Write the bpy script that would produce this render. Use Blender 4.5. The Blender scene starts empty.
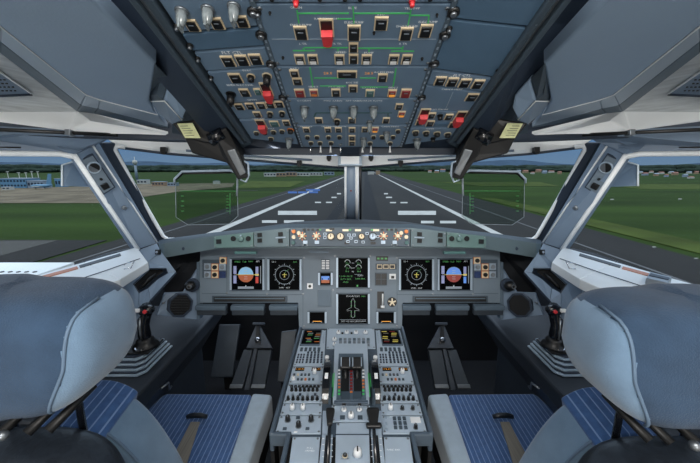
import bpy, math, random
from mathutils import Vector, Matrix
random.seed(7)
S = bpy.context.scene
COL = S.collection
V = Vector
FPX = 330.0
T = math.atan(63.5/330.0)
CAM = V((0, 0, 1.35))
CF = V((0, math.cos(T), -math.sin(T)))
CU = V((0, math.sin(T), math.cos(T)))
CX = V((1, 0, 0))
GZ = -3.2          # the ground outside, metres under the cockpit floor

def ray(px, py):
    return CX*((px-350)/FPX) + CU*((231.5-py)/FPX) + CF
def P(px, py, z):   # point at depth z along the view axis
    return CAM + ray(px, py)*z
def PZ(px, py, z):  # point on the level plane of height z
    r = ray(px, py); return CAM + r*((z-CAM.z)/r.z)
def PXp(px, py, x):
    r = ray(px, py); return CAM + r*((x-CAM.x)/r.x)
def G(px, py): return PZ(px, py, GZ)
def mx(s, px): return px if s < 0 else 700-px

# ------------------------------------------------------------------ materials
def lin(c):
    def f(v):
        v /= 255.0
        return v/12.92 if v <= 0.04045 else ((v+0.055)/1.055)**2.4
    return (f(c[0]), f(c[1]), f(c[2]), 1)
MATS = {}
def mat(name, rgb, rough=0.5, metal=0.0, var=0.12, scale=40, bump=0.0, bscale=300, emit=0.0, stretch=None, spec=0.5, coat=0.0, sheen=0.0):
    m = bpy.data.materials.new(name); m.use_nodes = True
    nt = m.node_tree; b = nt.nodes['Principled BSDF']
    b.inputs['Roughness'].default_value = rough
    b.inputs['Metallic'].default_value = metal
    b.inputs['Specular IOR Level'].default_value = spec
    b.inputs['Coat Weight'].default_value = coat
    b.inputs['Sheen Weight'].default_value = sheen
    c = lin(rgb)
    tc = nt.nodes.new('ShaderNodeTexCoord'); src = tc.outputs['Object']
    if stretch:
        mp = nt.nodes.new('ShaderNodeMapping'); mp.inputs['Scale'].default_value = stretch
        nt.links.new(src, mp.inputs['Vector']); src = mp.outputs['Vector']
    if var > 0:
        n = nt.nodes.new('ShaderNodeTexNoise'); n.inputs['Scale'].default_value = scale; n.inputs['Detail'].default_value = 4
        nt.links.new(src, n.inputs['Vector'])
        r = nt.nodes.new('ShaderNodeValToRGB')
        r.color_ramp.elements[0].position = 0.3; r.color_ramp.elements[1].position = 0.7
        r.color_ramp.elements[0].color = (c[0]*(1-var), c[1]*(1-var), c[2]*(1-var), 1)
        r.color_ramp.elements[1].color = (min(1, c[0]*(1+var)), min(1, c[1]*(1+var)), min(1, c[2]*(1+var)), 1)
        nt.links.new(n.outputs['Fac'], r.inputs['Fac']); nt.links.new(r.outputs['Color'], b.inputs['Base Color'])
    else:
        b.inputs['Base Color'].default_value = c
    if bump > 0:
        n2 = nt.nodes.new('ShaderNodeTexNoise'); n2.inputs['Scale'].default_value = bscale; n2.inputs['Detail'].default_value = 3
        nt.links.new(src, n2.inputs['Vector'])
        bp = nt.nodes.new('ShaderNodeBump'); bp.inputs['Strength'].default_value = bump; bp.inputs['Distance'].default_value = 0.002
        nt.links.new(n2.outputs['Fac'], bp.inputs['Height']); nt.links.new(bp.outputs['Normal'], b.inputs['Normal'])
    if emit > 0:
        b.inputs['Emission Color'].default_value = c
        b.inputs['Emission Strength'].default_value = emit
    MATS[name] = m
    return m

mat('panel', (84, 100, 114), 0.5, var=0.07, scale=9, bump=0.05)
mat('panel_dark', (62, 76, 88), 0.5, var=0.06, scale=9)
mat('ohpanel', (104, 128, 152), 0.45, var=0.08, scale=7, bump=0.05)
mat('ohblank', (84, 112, 138), 0.45, var=0.08, scale=5)
mat('mip', (104, 118, 130), 0.5, var=0.06, scale=9)
mat('glare', (92, 108, 114), 0.55, var=0.06, scale=10, bump=0.08)
mat('glaretop', (36, 42, 48), 0.8, var=0.1, scale=20)
mat('efis', (94, 120, 118), 0.4, var=0.05, scale=10)
mat('ped', (172, 188, 204), 0.45, var=0.06, scale=12, bump=0.04)
mat('pedrim', (76, 90, 104), 0.4, var=0.05)
mat('liner', (138, 160, 184), 0.5, var=0.05, scale=3, bump=0.15, bscale=250)
mat('liner_trim', (158, 174, 190), 0.35, metal=0.3, var=0.05, scale=5)
mat('frame', (112, 130, 150), 0.42, var=0.05, scale=5, bump=0.08, bscale=300)
mat('frame_dark', (40, 52, 68), 0.5, var=0.08, scale=5)
mat('white_trim', (236, 240, 242), 0.35, var=0.03, scale=8)
mat('sillw', (216, 222, 226), 0.4, var=0.03, scale=8)
mat('silver', (200, 204, 206), 0.34, metal=0.4, var=0.2, scale=1, stretch=(14, 14, 260), bump=0.2, bscale=2)
mat('chrome', (215, 215, 218), 0.2, metal=1.0, var=0)
mat('steel', (140, 146, 152), 0.35, metal=0.8, var=0.08, scale=60)
mat('black', (14, 15, 17), 0.42, var=0.1, scale=30)
mat('matt_black', (9, 11, 14), 0.75, var=0.1, scale=10)
mat('gloss_black', (15, 18, 24), 0.2, var=0.1, scale=10, coat=0.3)
mat('console', (36, 43, 52), 0.55, var=0.12, scale=8, bump=0.2, bscale=180)
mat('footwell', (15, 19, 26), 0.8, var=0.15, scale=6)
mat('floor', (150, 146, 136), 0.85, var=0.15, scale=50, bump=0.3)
mat('stickbase', (156, 176, 194), 0.5, var=0.05, scale=12)
mat('pedalm', (70, 76, 84), 0.4, metal=0.4, var=0.1, scale=40)
mat('pedalplate', (52, 60, 68), 0.55, var=0.1, scale=20)
mat('fabric', (52, 72, 96), 0.9, var=0.16, scale=22, bump=0.6, bscale=400, sheen=0.12, spec=0.2)
mat('fabric_pale_lit', (108, 134, 160), 0.9, var=0.07, scale=30, bump=0.4, bscale=500, sheen=0.35, spec=0.2)
mat('piping', (96, 118, 142), 0.8, var=0.05)
mat('bolster', (166, 184, 200), 0.9, var=0.05, bump=0.3, bscale=500, sheen=0.3, spec=0.2)
mat('navy', (34, 52, 92), 0.9, var=0.3, scale=60, bump=0.4, sheen=0.3)
mat('leather', (30, 36, 44), 0.38, var=0.25, scale=60, bump=0.4, bscale=120)
mat('strap', (128, 124, 116), 0.8, var=0.2, scale=1, stretch=(300, 6, 6))
mat('cream', (226, 206, 172), 0.5, var=0)
mat('white', (232, 234, 236), 0.4, var=0)
mat('ivory', (218, 204, 176), 0.35, var=0.05)
mat('clear_knob', (150, 160, 164), 0.2, var=0.3, scale=90, coat=0.3)
MATS['clear_knob'].node_tree.nodes['Principled BSDF'].inputs['Transmission Weight'].default_value = 0.45
mat('legend', (222, 226, 228), 0.5, var=0, emit=0.25)
mat('red', (206, 54, 60), 0.4, var=0.05)
mat('redlit', (120, 30, 30), 0.4, var=0, emit=0.08)
mat('green', (78, 200, 110), 0.5, var=0)
mat('orange', (206, 120, 60), 0.5, var=0.1)
mat('copper', (176, 108, 72), 0.4, metal=0.2, var=0.15, scale=20)
mat('teal', (62, 100, 100), 0.4, var=0)
mat('placard', (186, 190, 140), 0.5, var=0.12, scale=60)
mat('scr', (3, 4, 6), 0.4, var=0, spec=0.03)
mat('e_white', (170, 176, 182), 0.5, var=0, emit=0.25)
mat('e_grey', (120, 130, 140), 0.5, var=0, emit=0.3)
mat('e_green', (70, 150, 80), 0.5, var=0, emit=0.18)
mat('e_blue', (130, 180, 212), 0.5, var=0, emit=0.28)
mat('e_blue2', (84, 128, 200), 0.5, var=0, emit=0.5)
mat('e_brown', (164, 88, 52), 0.5, var=0, emit=0.25)
mat('e_brown2', (126, 52, 46), 0.5, var=0, emit=0.45)
mat('e_amber', (225, 150, 60), 0.5, var=0, emit=0.5)
mat('e_yellow', (200, 186, 90), 0.5, var=0, emit=0.25)
mat('e_red', (180, 60, 50), 0.5, var=0, emit=0.3)
mat('e_lav', (130, 136, 176), 0.5, var=0, emit=0.35)
# outside
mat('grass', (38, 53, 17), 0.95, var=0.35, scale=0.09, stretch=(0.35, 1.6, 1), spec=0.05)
mat('grass_pale', (58, 68, 28), 0.95, var=0.3, scale=0.4, spec=0.05)
mat('soil', (96, 86, 70), 0.95, var=0.35, scale=0.25, spec=0.1)
mat('asphalt', (33, 31, 28), 0.9, var=0.22, scale=0.35, stretch=(1, 0.15, 1), spec=0.15)
mat('concrete', (68, 66, 62), 0.9, var=0.1, scale=0.5, spec=0.1)
mat('rubber', (20, 20, 21), 0.9, var=0.35, scale=0.5, stretch=(1.5, 0.08, 1), spec=0.15)
mat('paint', (158, 156, 150), 0.8, var=0.15, scale=1.2, spec=0.1)
mat('paint_old', (86, 86, 86), 0.8, var=0.15, scale=1.2, spec=0.1)
mat('paint_blue', (40, 72, 122), 0.7, var=0.25, scale=1, spec=0.1)
mat('trees', (40, 50, 42), 0.95, var=0.4, scale=0.12, spec=0.05)
mat('hill', (52, 68, 84), 0.95, var=0.2, scale=0.01, spec=0.05)  # blue-grey tint puts distance haze into the hill colour
mat('bwhite', (168, 164, 154), 0.7, var=0.08, scale=0.3)
mat('btan', (138, 112, 86), 0.7, var=0.08, scale=0.3)
mat('bblue', (84, 122, 146), 0.6, var=0.1, scale=0.3)
mat('bgrey', (120, 130, 140), 0.7, var=0.1, scale=0.3)
mat('broof', (128, 84, 70), 0.8, var=0.1, scale=0.3)
mat('bglass', (38, 48, 60), 0.2, var=0)

def glassmat(name, tint, gloss):
    m = bpy.data.materials.new(name); m.use_nodes = True
    nt = m.node_tree; nt.nodes.clear()
    o = nt.nodes.new('ShaderNodeOutputMaterial'); mixn = nt.nodes.new('ShaderNodeMixShader')
    t = nt.nodes.new('ShaderNodeBsdfTransparent'); t.inputs['Color'].default_value = (*tint, 1)
    g = nt.nodes.new('ShaderNodeBsdfGlossy'); g.inputs['Roughness'].default_value = 0.0
    mixn.inputs[0].default_value = gloss
    nt.links.new(t.outputs[0], mixn.inputs[1]); nt.links.new(g.outputs[0], mixn.inputs[2]); nt.links.new(mixn.outputs[0], o.inputs['Surface'])
    MATS[name] = m
glassmat('glass', (0.95, 0.97, 0.98), 0.0015)
glassmat('combiner', (0.78, 0.83, 0.80), 0.002)
mat('cabin_wall', (206, 206, 202), 0.6, var=0.04)
mat('lens', (250, 248, 240), 0.5, var=0, emit=1.0)

def stripes():
    m = mat('stripe_fabric', (62, 94, 142), 0.95, var=0.15, scale=60, bump=0.3, bscale=500, sheen=0.3, spec=0.15)
    nt = m.node_tree; b = nt.nodes['Principled BSDF']
    lk = b.inputs['Base Color'].links[0]; base = lk.from_socket
    tc = nt.nodes.new('ShaderNodeTexCoord'); sp = nt.nodes.new('ShaderNodeSeparateXYZ')
    nt.links.new(tc.outputs['Object'], sp.inputs[0])
    mu = nt.nodes.new('ShaderNodeMath'); mu.operation = 'MULTIPLY'; mu.inputs[1].default_value = 62
    fr = nt.nodes.new('ShaderNodeMath'); fr.operation = 'FRACT'
    lt = nt.nodes.new('ShaderNodeMath'); lt.operation = 'LESS_THAN'; lt.inputs[1].default_value = 0.16
    nt.links.new(sp.outputs['X'], mu.inputs[0]); nt.links.new(mu.outputs[0], fr.inputs[0]); nt.links.new(fr.outputs[0], lt.inputs[0])
    mi = nt.nodes.new('ShaderNodeMix'); mi.data_type = 'RGBA'; mi.inputs['B'].default_value = lin((122, 148, 190))
    nt.links.new(lt.outputs[0], mi.inputs['Factor']); nt.links.new(base, mi.inputs['A']); nt.links.new(mi.outputs['Result'], b.inputs['Base Color'])
stripes()

# ------------------------------------------------------------------ mesh builder
class Fr:
    def __init__(s, o, u, v):
        s.o = V(o); s.u = V(u).normalized(); s.n = s.u.cross(V(v)).normalized(); s.v = s.n.cross(s.u).normalized()
    def w(s, a, b, c=0): return s.o + s.u*a + s.v*b + s.n*c
    def at(s, px, py):
        r = ray(px, py); t = (s.o-CAM).dot(s.n)/r.dot(s.n); d = CAM+r*t-s.o
        return (d.dot(s.u), d.dot(s.v))
    def shift(s, a, b, c=0): return Fr(s.w(a, b, c), s.u, s.v)
    def rot(s, ang): return Fr(s.o, s.u*math.cos(ang)+s.v*math.sin(ang), -s.u*math.sin(ang)+s.v*math.cos(ang))
WF = Fr((0, 0, 0), (1, 0, 0), (0, 1, 0))

class MB:
    def __init__(s): s.v = []; s.f = []; s.m = []; s.ms = []; s.smooth = []
    def mi(s, m):
        if m not in s.ms: s.ms.append(m)
        return s.ms.index(m)
    def add(s, vs, fs, m, sm=False):
        b = len(s.v); s.v += [V(p) for p in vs]; k = s.mi(m)
        for f in fs: s.f.append([b+i for i in f]); s.m.append(k); s.smooth.append(sm)
        return s
    def prism(s, fr, pts, c0, c1, m, top=None, inset=0.0):
        n = len(pts)
        if inset:
            cx = sum(p[0] for p in pts)/n; cy = sum(p[1] for p in pts)/n
            tp = []
            for p in pts:
                d = math.hypot(p[0]-cx, p[1]-cy); k = max(0.1, (d-inset*1.4)/d); tp.append((cx+(p[0]-cx)*k, cy+(p[1]-cy)*k))
        else: tp = pts
        area = sum(pts[i][0]*pts[(i+1) % n][1]-pts[(i+1) % n][0]*pts[i][1] for i in range(n))
        if area < 0: pts = pts[::-1]; tp = tp[::-1]
        vs = [fr.w(p[0], p[1], c0) for p in pts]+[fr.w(p[0], p[1], c1) for p in tp]
        s.add(vs, [list(range(n))[::-1]]+[[i, (i+1) % n, n+(i+1) % n, n+i] for i in range(n)], m)
        k = len(s.v)-n; s.f.append([k+i for i in range(n)]); s.m.append(s.mi(top or m)); s.smooth.append(False)
        return s
    def box(s, fr, a, b, c, sa, sb, sc, m, top=None, inset=0.0):
        return s.prism(fr, [(a-sa/2, b-sb/2), (a+sa/2, b-sb/2), (a+sa/2, b+sb/2), (a-sa/2, b+sb/2)], c-sc/2, c+sc/2, m, top, inset)
    def lathe(s, fr, a, b, prof, m, seg=16, sm=True):
        vs = []; fs = []
        for (r, h) in prof:
            for i in range(seg):
                t = 2*math.pi*i/seg; vs.append(fr.w(a+r*math.cos(t), b+r*math.sin(t), h))
        for j in range(len(prof)-1):
            for i in range(seg):
                fs.append([j*seg+i, j*seg+(i+1) % seg, (j+1)*seg+(i+1) % seg, (j+1)*seg+i])
        s.add(vs, fs, m, sm)
        k = len(s.v)-seg
        s.f.append([k+i for i in range(seg)]); s.m.append(s.mi(m)); s.smooth.append(False)
        k = len(s.v)-seg*len(prof)
        s.f.append([k+seg-1-i for i in range(seg)]); s.m.append(s.mi(m)); s.smooth.append(False)
        return s
    def cyl(s, p0, p1, r0, m, r1=None, seg=12):
        p0 = V(p0); p1 = V(p1); d = (p1-p0); L = d.length; d.normalize()
        a = V((0, 0, 1)) if abs(d.z) < 0.9 else V((1, 0, 0)); u = d.cross(a).normalized(); v = d.cross(u)
        fr = Fr(p0, u, v)
        if fr.n.dot(d) < 0: fr = Fr(p0, v, u)
        return s.lathe(fr, 0, 0, [(r0, 0), (r0 if r1 is None else r1, L)], m, seg)
    def tube(s, pts, r, m, seg=8):
        pts = [V(p) for p in pts]; rings = []; up = None
        for i, p in enumerate(pts):
            d = (pts[min(i+1, len(pts)-1)]-pts[max(i-1, 0)]).normalized()
            if up is None: up = d.cross(V((0.3, 0.2, 1))).normalized()
            up = (up-d*up.dot(d)).normalized(); w = d.cross(up)
            rr = r[i] if isinstance(r, (list, tuple)) else r
            rings.append([p+(up*math.cos(2*math.pi*k/seg)+w*math.sin(2*math.pi*k/seg))*rr for k in range(seg)])
        vs = [q for g in rings for q in g]; fs = []
        for j in range(len(rings)-1):
            for k in range(seg): fs.append([j*seg+k, j*seg+(k+1) % seg, (j+1)*seg+(k+1) % seg, (j+1)*seg+k])
        fs.append(list(range(seg))[::-1]); fs.append([len(vs)-seg+k for k in range(seg)])
        return s.add(vs, fs, m, True)
    def ring(s, fr, a, b, r0, r1, c0, c1, m, seg=32, ta=0, tb=2*math.pi, sy=1.0):
        full = abs(tb-ta-2*math.pi) < 1e-4; n = seg if full else seg+1; vs = []
        for i in range(n):
            t = ta+(tb-ta)*i/seg; x, y = math.cos(t), math.sin(t)*sy
            vs += [fr.w(a+x*r0, b+y*r0, c0), fr.w(a+x*r1, b+y*r1, c0), fr.w(a+x*r1, b+y*r1, c1), fr.w(a+x*r0, b+y*r0, c1)]
        fs = []
        for i in range(seg):
            j = (i+1) % n
            for k in range(4): fs.append([4*i+k, 4*i+(k+1) % 4, 4*j+(k+1) % 4, 4*j+k])
        return s.add(vs, fs, m)
    def disc(s, fr, a, b, r, c, m, seg=32, ta=0, tb=2*math.pi, th=0.0004):
        return s.prism(fr, [(a+r*math.cos(ta+(tb-ta)*i/seg), b+r*math.sin(ta+(tb-ta)*i/seg)) for i in range(seg+(0 if abs(tb-ta-2*math.pi) < 1e-4 else 1))], c, c+th, m)
    def superell(s, fr, ctr, rad, e, m, nu=40, nv=22, fn=None):
        vs = []; fs = []
        def sp(x, p): return math.copysign(abs(x)**p, x)
        for j in range(nv+1):
            ph = -math.pi/2+math.pi*j/nv
            for i in range(nu):
                t = 2*math.pi*i/nu
                q = [sp(math.cos(ph), e[1])*sp(math.cos(t), e[0]), sp(math.cos(ph), e[1])*sp(math.sin(t), e[0]), sp(math.sin(ph), e[1])]
                if fn: q = fn(*q)
                vs.append(fr.w(ctr[0]+q[0]*rad[0], ctr[1]+q[1]*rad[1], ctr[2]+q[2]*rad[2]))
        for j in range(nv):
            for i in range(nu): fs.append([j*nu+i, j*nu+(i+1) % nu, (j+1)*nu+(i+1) % nu, (j+1)*nu+i])
        return s.add(vs, fs, m, True)
    def shell(s, quads, th, m, away=None):
        """skin given as polygons of world points, thickened away from the viewer"""
        for q in quads:
            q = [V(p) for p in q]
            n = (q[1]-q[0]).cross(q[2]-q[0]).normalized()
            c = sum(q, V())/len(q)
            ref = away if away else (c-CAM)
            if n.dot(ref) > 0: q = q[::-1]; n = -n
            k = len(q); vs = q+[p-n*th for p in q]
            s.add(vs, [list(range(k)), list(range(k, 2*k))[::-1]]+[[i, k+i, k+(i+1) % k, (i+1) % k] for i in range(k)], m)
        return s
    def text(s, fr, a, b, txt, size, m, c=0.0006):
        me = textmesh(txt)
        if me is None: return s
        vs = [fr.w(a+v[0]*size, b+v[1]*size, c) for v in me[0]]
        return s.add(vs, me[1], m)
    def build(s, name, parent=None, bevel=0.0, seg=2, sub=0, label=None, base=None, weld=False):
        base = V(base) if base is not None else (V(parent['_w']) if parent else V((0, 0, 0)))
        me = bpy.data.meshes.new(name)
        me.from_pydata([tuple(v-base) for v in s.v], [], s.f)
        for n in s.ms: me.materials.append(MATS[n])
        me.polygons.foreach_set('material_index', s.m); me.polygons.foreach_set('use_smooth', s.smooth)
        me.update()
        o = bpy.data.objects.new(name, me); COL.objects.link(o)
        if parent:
            o.parent = parent; o.location = base-V(parent['_w'])
        else: o.location = base
        o['_w'] = list(base)
        if weld: md = o.modifiers.new('w', 'WELD'); md.merge_threshold = 0.0002
        if bevel: md = o.modifiers.new('b', 'BEVEL'); md.width = bevel; md.segments = seg; md.limit_method = 'ANGLE'; md.angle_limit = math.radians(35)
        if sub: md = o.modifiers.new('s', 'SUBSURF'); md.levels = sub; md.render_levels = sub
        if label: o['label'] = label
        return o

_tm = {}
def textmesh(txt):
    if txt in _tm: return _tm[txt]
    cu = bpy.data.curves.new('t', 'FONT'); cu.body = txt; cu.align_x = 'CENTER'; cu.align_y = 'CENTER'; cu.resolution_u = 1
    o = bpy.data.objects.new('t', cu); COL.objects.link(o)
    bpy.context.view_layer.update()
    me = bpy.data.meshes.new_from_object(o.evaluated_get(bpy.context.evaluated_depsgraph_get()))
    r = ([tuple(v.co) for v in me.vertices], [list(p.vertices) for p in me.polygons])
    bpy.data.objects.remove(o); bpy.data.meshes.remove(me); bpy.data.curves.remove(cu)
    _tm[txt] = r
    return r

def thing(name, loc, label, cat, group=None):
    o = bpy.data.objects.new(name, None); COL.objects.link(o); o.location = loc; o['_w'] = list(loc)
    o.empty_display_size = 0.05
    o['label'] = label; o['category'] = cat
    if group: o['group'] = group
    return o
def tag(o, label, cat, group=None):
    o['label'] = label; o['category'] = cat
    if group: o['group'] = group
    return o
def struct(o):
    o['kind'] = 'structure'; return o
def stuff(o, label, cat):
    o['label'] = label; o['category'] = cat; o['kind'] = 'stuff'; return o
# ================================================================== OUTSIDE
def flat(name, pts, m, z=0.0, th=0.02):
    b = MB(); q = [(p.x, p.y) for p in pts]
    b.prism(Fr((0, 0, GZ+z), (1, 0, 0), (0, 1, 0)), q, -th, 0, m)
    return struct(b.build(name))
b = MB(); b.prism(Fr((0, 0, GZ-0.05), (1, 0, 0), (0, 1, 0)), [(-3500, -60), (3500, -60), (3500, 4200), (-3500, 4200)], -1, 0, 'grass')
struct(b.build('ground'))
# runway and shoulder
vp = V((math.sin(math.atan(15/330.0)), math.cos(math.atan(15/330.0)), 0))
def along(p, d): return p+vp*d
L0 = G(175, 223); R0 = G(582, 227)
rw = flat('runway', [along(L0, -60), along(R0, -60), along(R0, 900), along(L0, 900)], 'asphalt', 0.0)
y20 = G(60, 240).y
flat('taxiway', [V((-160, -60, 0)), V((L0.x-0.7, -60, 0)), V((along(L0, 0).x-0.9, y20, 0)), V((-160, y20+2, 0))], 'asphalt', -0.005)
flat('concrete_apron', [G(0, 241), G(58, 240.5), G(0, 256), V((-60, 12, 0)), V((-60, G(0, 241).y, 0))], 'concrete', 0.012, 0.01)
def line(name, p, q, w, m, z=0.015):
    d = (q-p).normalized(); n = V((-d.y, d.x, 0))*w/2
    return flat(name, [p-n, q-n, q+n, p+n], m, z, 0.01)
line('runway_edge_line', along(G(215, 232), -20), along(G(215, 232), 700), 0.75, 'paint')
line('runway_edge_line', along(G(495, 233), -20), along(G(495, 233), 700), 0.62, 'paint')
line('shoulder_line', along(G(188, 225), -20), along(G(188, 225), 400), 0.16, 'paint_old', 0.014)
line('shoulder_line', along(G(545, 232), -20), along(G(545, 232), 400), 0.16, 'paint_old', 0.014)
line('rubber_track', along(G(372, 222), -10), along(G(372, 222), 400), 1.6, 'rubber', 0.01)
line('rubber_track', along(G(330, 222), -10), along(G(330, 222), 400), 1.0, 'rubber', 0.01)
def bar(x0, x1, y0, y1, w='paint'):
    a = G(x0, y1); bb = G(x1, y1); c = G(x1, y0); d = G(x0, y0)
    flat('runway_marking', [a, bb, c, d], w, 0.02, 0.01)
for q in [(278, 317, 211, 215), (262, 277, 220.5, 223), (284, 304, 220.5, 223), (398, 436, 211, 215), (421, 434, 221, 223.5), (440, 456, 221, 223.5)]: bar(*q)
for (x, y, w) in [(318, 202.5, 6), (329, 202.5, 6), (334, 197.5, 5), (339, 193.8, 4), (386, 193.8, 4), (389, 197.5, 6), (393, 202.7, 6), (404, 202.7, 7)]: bar(x-w/2, x+w/2, y-0.6, y+0.6)
for (x0, x1, y) in [(288, 297, 192.5), (298, 307, 192.5), (306, 320, 190), (309, 318, 192.3)]: bar(x0, x1, y-0.9, y+0.9, 'paint_blue')
# soil and pale grass bands
flat('soil_bank', [G(-80, 203), G(100, 203), G(130, 199), G(175, 192), G(232, 187), G(235, 183), G(150, 184), G(60, 187), G(-80, 188)], 'soil', 0.006)
flat('light_grass_strip', [along(R0+V((1.2, 0, 0)), -12), along(R0+V((4.2, 0, 0)), -12), along(R0+V((3.0, 0, 0)), 26), along(R0+V((0.6, 0, 0)), 26)], 'grass_pale', 0.0)
flat('light_grass_strip', [G(290, 187), G(305, 181), G(250, 181), G(235, 188)], 'grass_pale', 0.002)
flat('light_grass_strip', [G(640, 189), G(760, 189), G(760, 184), G(600, 184)], 'grass_pale', 0.002)
flat('light_grass_strip', [G(480, 186), G(560, 186), G(540, 182), G(440, 182)], 'grass_pale', 0.002)
line('service_road', G(235, 191), G(258, 190.5), 0.7, 'concrete', 0.01)

# woods far off: uncountable
def woods(name, lab, dist, h, n, az0, az1, m, r):
    b = MB()
    for i in range(n):
        az = az0+(az1-az0)*(i+random.random()*0.8)/n; d = dist*(1+random.random()*0.12)
        x, y = d*math.sin(az), d*math.cos(az); hh = h*(0.7+0.5*random.random()); rr = r*(0.7+0.6*random.random())
        b.superell(Fr((x, y, GZ), (1, 0, 0), (0, 1, 0)), (0, 0, hh*0.5), (rr, rr, hh*0.5), (1, 0.7), m, 7, 4)
    return stuff(b.build(name), lab, 'trees')
woods('woodland', 'dark belt of trees along the horizon outside the windows', 620, 8.5, 460, -1.15, 1.15, 'trees', 16)
woods('bushes', 'low scattered bushes in front of the far town and airport buildings', 430, 4.2, 420, -1.15, 1.15, 'trees', 6)
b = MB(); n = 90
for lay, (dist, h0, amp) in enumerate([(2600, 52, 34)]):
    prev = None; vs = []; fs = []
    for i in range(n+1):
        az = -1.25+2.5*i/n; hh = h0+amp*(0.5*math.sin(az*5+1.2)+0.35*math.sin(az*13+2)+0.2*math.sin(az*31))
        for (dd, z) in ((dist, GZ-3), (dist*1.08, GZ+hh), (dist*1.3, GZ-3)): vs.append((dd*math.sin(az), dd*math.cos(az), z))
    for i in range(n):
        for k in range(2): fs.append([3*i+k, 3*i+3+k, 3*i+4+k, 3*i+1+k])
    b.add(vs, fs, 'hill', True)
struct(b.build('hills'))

# buildings: one thing each
def building(px, base, w, h, m, label, roof='bgrey', pitched=False, name='building', cat='building', group=None, bands=1, depth=0.6):
    p = G(px, base); z = (p-CAM).dot(CF); k = z/FPX
    W = w*k; H = h*k; D = W*depth
    fr = Fr(p, (1, 0, 0), (0, 1, 0))
    t = thing(name, p, label, cat, group)
    q = MB().box(fr, 0, D/2, H/2, W, D, H, m); q.build('wall', t)
    if pitched:
        r = MB(); r.add([fr.w(-W*.55, -D*.05, H), fr.w(W*.55, -D*.05, H), fr.w(W*.55, D*1.05, H), fr.w(-W*.55, D*1.05, H), fr.w(-W*.55, D/2, H*1.45), fr.w(W*.55, D/2, H*1.45)], [[0, 1, 5, 4], [2, 3, 4, 5], [0, 4, 3], [1, 2, 5], [3, 2, 1, 0]], roof); r.build('roof', t)
    else:
        MB().box(fr, 0, D/2, H*1.03, W*1.04, D*1.04, H*0.08, roof).build('roof', t)
    if w > 7:
        g = MB(); nw = max(2, int(w/3))
        for bi in range(bands):
            for i in range(nw): g.box(fr, -W/2+W*(i+0.5)/nw, -0.05*k, H*(bi+0.55)/bands, W/nw*0.6, 0.1*k, H/bands*0.4, 'bglass')
        g.build('windows', t)
    return t
# left side window: airport
building(14, 188, 26, 9, 'bblue', 'pale blue terminal block at the left edge of the left side window', bands=2)
building(36, 188, 16, 7, 'bgrey', 'low grey terminal hall right of the pale blue block', bands=1)
building(60, 187, 9, 8, 'bblue', 'small pale blue hangar beside the left window pillar')
building(6, 190, 8, 3, 'bwhite', 'white service shed before the pale blue terminal')
# small parked aircraft
p = G(46, 189); k = (p-CAM).dot(CF)/FPX; fr = Fr(p, (1, 0, 0), (0, 1, 0))
t = thing('airliner', p, 'small pale blue airliner with upright tail parked before the terminal', 'airplane')
MB().tube([fr.w(-15*k, 0, 2.6*k), fr.w(-13*k, 0, 3*k), fr.w(-8*k, 0, 3.2*k), fr.w(2*k, 0, 3.2*k), fr.w(7*k, 0, 4*k)], [0.3*k, 1.2*k, 1.6*k, 1.6*k, 0.4*k], 'bblue', 10).build('fuselage', t)
MB().prism(Fr(p, (1, 0, 0), (0, 0, 1)), [(1*k, 4*k), (6*k, 4*k), (7.5*k, 15*k), (4.5*k, 15*k)], -0.3*k, 0.3*k, 'bblue').build('tail_fin', t)
MB().prism(fr, [(-6*k, -9*k), (-3*k, -9*k), (-1*k, 0), (-3*k, 9*k), (-6*k, 9*k), (-5*k, 0)], 2.6*k, 3*k, 'bwhite').build('wing', t)
for x in (-10, -1):
    MB().cyl(fr.w(x*k, 0, 0), fr.w(x*k, 0, 2.2*k), 0.35*k, 'black').build('landing_gear', t)
for i, (px, top) in enumerate([(10, 172), (21, 173), (28, 173), (34, 172), (40, 172)]):
    p = G(px, 186); k = (p-CAM).dot(CF)/FPX; h = (186-top)*k
    nm = ['nearest the window edge', 'second from the window edge', 'in the middle of the row', 'fourth from the window edge', 'last before the tail fin'][i]
    q = MB().cyl(p, p+V((0, 0, h)), 0.28*k, 'bwhite').box(Fr(p+V((0, 0, h)), (1, 0, 0), (0, 1, 0)), 0, 0, 0, 2*k, 1*k, 0.8*k, 'bwhite')
    tag(q.build('floodlight_mast', base=p), 'thin white floodlight mast by the terminal, ' + nm, 'lamp post', 'floodlight masts by the terminal')
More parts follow.
